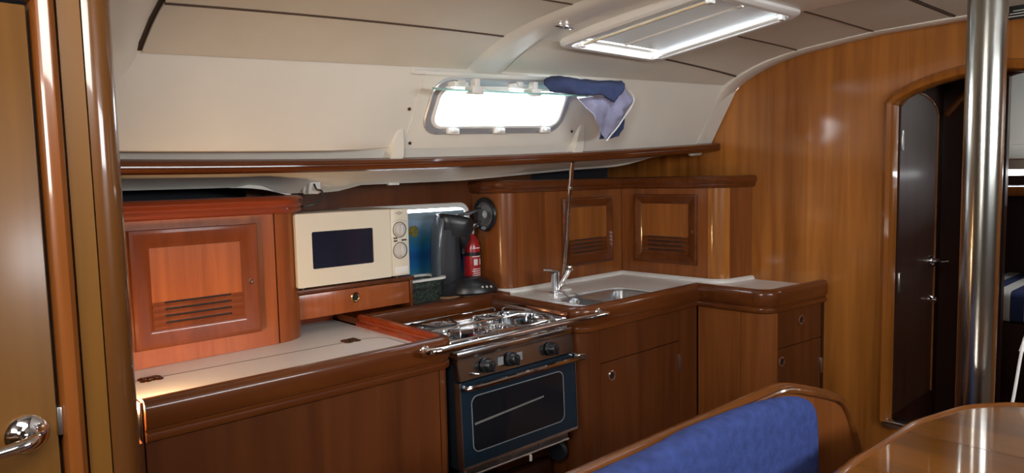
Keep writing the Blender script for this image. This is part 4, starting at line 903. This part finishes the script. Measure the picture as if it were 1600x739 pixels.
# ------------------------------------------------------------------ settee and table
SE = thing('settee', 'wooden settee with curved back rail and blue velour back cushion', 'settee', (1.6, .7, 0))
ol = [(.5, .858), (1.0, .857), (1.45, .856), (1.67, .855), (1.75, .853), (1.83, .842), (1.98, .797), (2.08, .764), (2.13, .744), (2.175, .715), (2.21, .674), (2.24, .625), (2.28, .560), (2.34, .46), (2.39, .36), (2.41, .20)]
OS = smoothpts([(x, z-.013, 0) for x, z in ol], 4)
b = bmn(); out2 = [(p.x, p.y) for p in OS]; slab(b, [(.5, .05)]+out2+[(2.38, .05)], [], lambda u, v, w_: (u, w_, v), .878, .900); part('back_board', b, WC, SE)
b = bmn()
lo = []
pts3 = [Vector((p.x, 0, p.y)) for p in OS]
for i, p in enumerate(pts3):
    t3 = (pts3[min(i+1, len(pts3)-1)]-pts3[max(i-1, 0)]).normalized(); n3 = Vector((-t3.z, 0, t3.x))
    if n3.z < -.2: n3 = -n3
    n3 = Vector((-t3.z, 0, t3.x))
    lo.append([Vector((p.x, y, p.z))+n3*h_ for y, h_ in [(.872, -.014), (.866, -.010), (.865, -.003), (.869, .001), (.868, .006), (.874, .011), (.886, .013), (.899, .011), (.907, .005), (.906, -.010), (.90, -.014)]])
loft(b, lo, True, True, True); part('back_rail', b, WRAIL, SE)
b = bmn()
# cushion: grid pillow
cout = [(.70, .870), (.97, .870), (1.10, .868), (1.20, .870), (1.30, .875), (1.47, .870), (1.60, .862), (1.70, .849), (1.765, .836), (1.81, .818), (1.840, .79), (1.855, .74), (1.862, .66), (1.868, .56), (1.87, .46)]
C0 = smoothpts([(x, z, 0) for x, z in cout], 4); bot = .44
rows = []
for k, (sc, y) in enumerate([(.05, .876), (.022, .862), (.004, .845), (0, .830), (.004, .818), (.014, .810), (.035, .804), (.08, .800), (.16, .797)]):
    r_ = []
    for i, p in enumerate(C0):
        t3 = (C0[min(i+1, len(C0)-1)]-C0[max(i-1, 0)]).normalized(); n3 = Vector((t3.y, -t3.x, 0)); q = p+(Vector((1.2, .60, 0))-p)*sc*1.3; q.y -= .006
        q.x = min(q.x, 1.88-sc); wr = .004*math.sin(p.x*23)*math.exp(-((p.x-1.15)/.25)**2)*(k > 2); r_.append(Vector((q.x, y+wr, max(q.y, bot))))
    rows.append(r_)
loft(b, rows, False)
lst = rows[-1]; mid = [Vector((q.x, .797, bot)) for q in lst]; loft(b, [lst, mid], False)
part('back_cushion', b, BLUF, SE, ang=75)
b = bmn(); box(b, .5, 2.3, .36, .878, .02, .30, .01); part('seat_base', b, WL, SE)
b = bmn(); box(b, .7, 2.1, .35, .80, .30, .43, .03, 3); part('seat_cushion', b, BLUF, SE)

TA = thing('table', 'glossy varnished saloon table with rounded raised edge', 'table', (1.9, .2, 0))
op = [(1.30, .628), (1.62, .640, .2), (1.99, .628, .35), (2.22, .572, .25), (2.345, .475, .12), (2.37, .3, .3), (2.37, -.35, .1), (1.30, -.35)]
TP_ = fillet(op, True, 8); TM = miters(TP_, True)
inn = [(TP_[i].x-TM[i].x*-.0, TP_[i].y) for i in range(len(TP_))]
# path runs clockwise or not: find inward side
sgn = -1 if sum(TP_[i].x*TP_[(i+1) % len(TP_)].y-TP_[(i+1) % len(TP_)].x*TP_[i].y for i in range(len(TP_))) > 0 else 1
b = bmn(); prof = [(0, .733), (0, .752), (.004, .760), (.012, .7635), (.020, .761), (.024, .7572), (.024, .733)]
loft(b, [[(TP_[i].x+sgn*TM[i].x*u, TP_[i].y+sgn*TM[i].y*u, z) for u, z in prof] for i in range(len(TP_))], ring=True); part('raised_edge', b, WRAIL, TA)
inner = [(TP_[i].x+sgn*TM[i].x*.0235, TP_[i].y+sgn*TM[i].y*.0235) for i in range(len(TP_))]
def clipx(poly, x0, x1):
    def cl(poly, f, X):
        out = []
        for i in range(len(poly)):
            a, c_ = poly[i-1], poly[i]; fa_, fc = f(a), f(c_)
            if (fa_ >= 0) != (fc >= 0): tt = fa_/(fa_-fc); out.append((a[0]+(c_[0]-a[0])*tt, a[1]+(c_[1]-a[1])*tt))
            if fc >= 0: out.append(c_)
        return out
    return cl(cl(poly, lambda p: p[0]-x0, x0), lambda p: x1-p[0], x1)
for sx3 in (1.6087, 1.8987):
    b = bmn(); plate(b, clipx(inner, sx3-.0016, sx3+.0016), [], .736, .7574); part('inlay_strip', b, WRAIL, TA, 'pale inlaid strip')
for x0_, x1_ in ((1.25, 1.607), (1.6104, 1.897), (1.9004, 2.5)):
    b = bmn(); plate(b, clipx(inner, x0_, x1_), [], .735, .757); part('leaf', b, WTAB, TA)
b = bmn(); plate(b, [p for p in clipx(inner, 1.3, 2.3)], [], .728, .734); part('underframe', b, WTR, TA)
b = bmn(); box(b, 1.72, 1.98, -.05, .22, 0, .72, .02); part('pedestal', b, WC, TA)
# white cable by the post
CBL = thing('charging_cable', 'white cable hanging in a curve to the right of the steel post', 'cable', (2.62, .50, .006))
b = bmn(); tube(b, smoothpts([(2.57, .56, .006), (2.59, .55, .30), (2.60, .545, .60), (2.615, .535, .70), (2.66, .525, .86), (2.70, .515, .905), (2.80, .50, .93), (3.05, .42, .90), (3.25, .34, .97), (3.345, .33, 1.05)], 6), .0045, 8); part('lead', b, WPL, CBL)
b = bmn(); tube(b, [(2.655, .526, .835), (2.69, .517, .895)], .009, 10); part('connector', b, WPL, CBL)
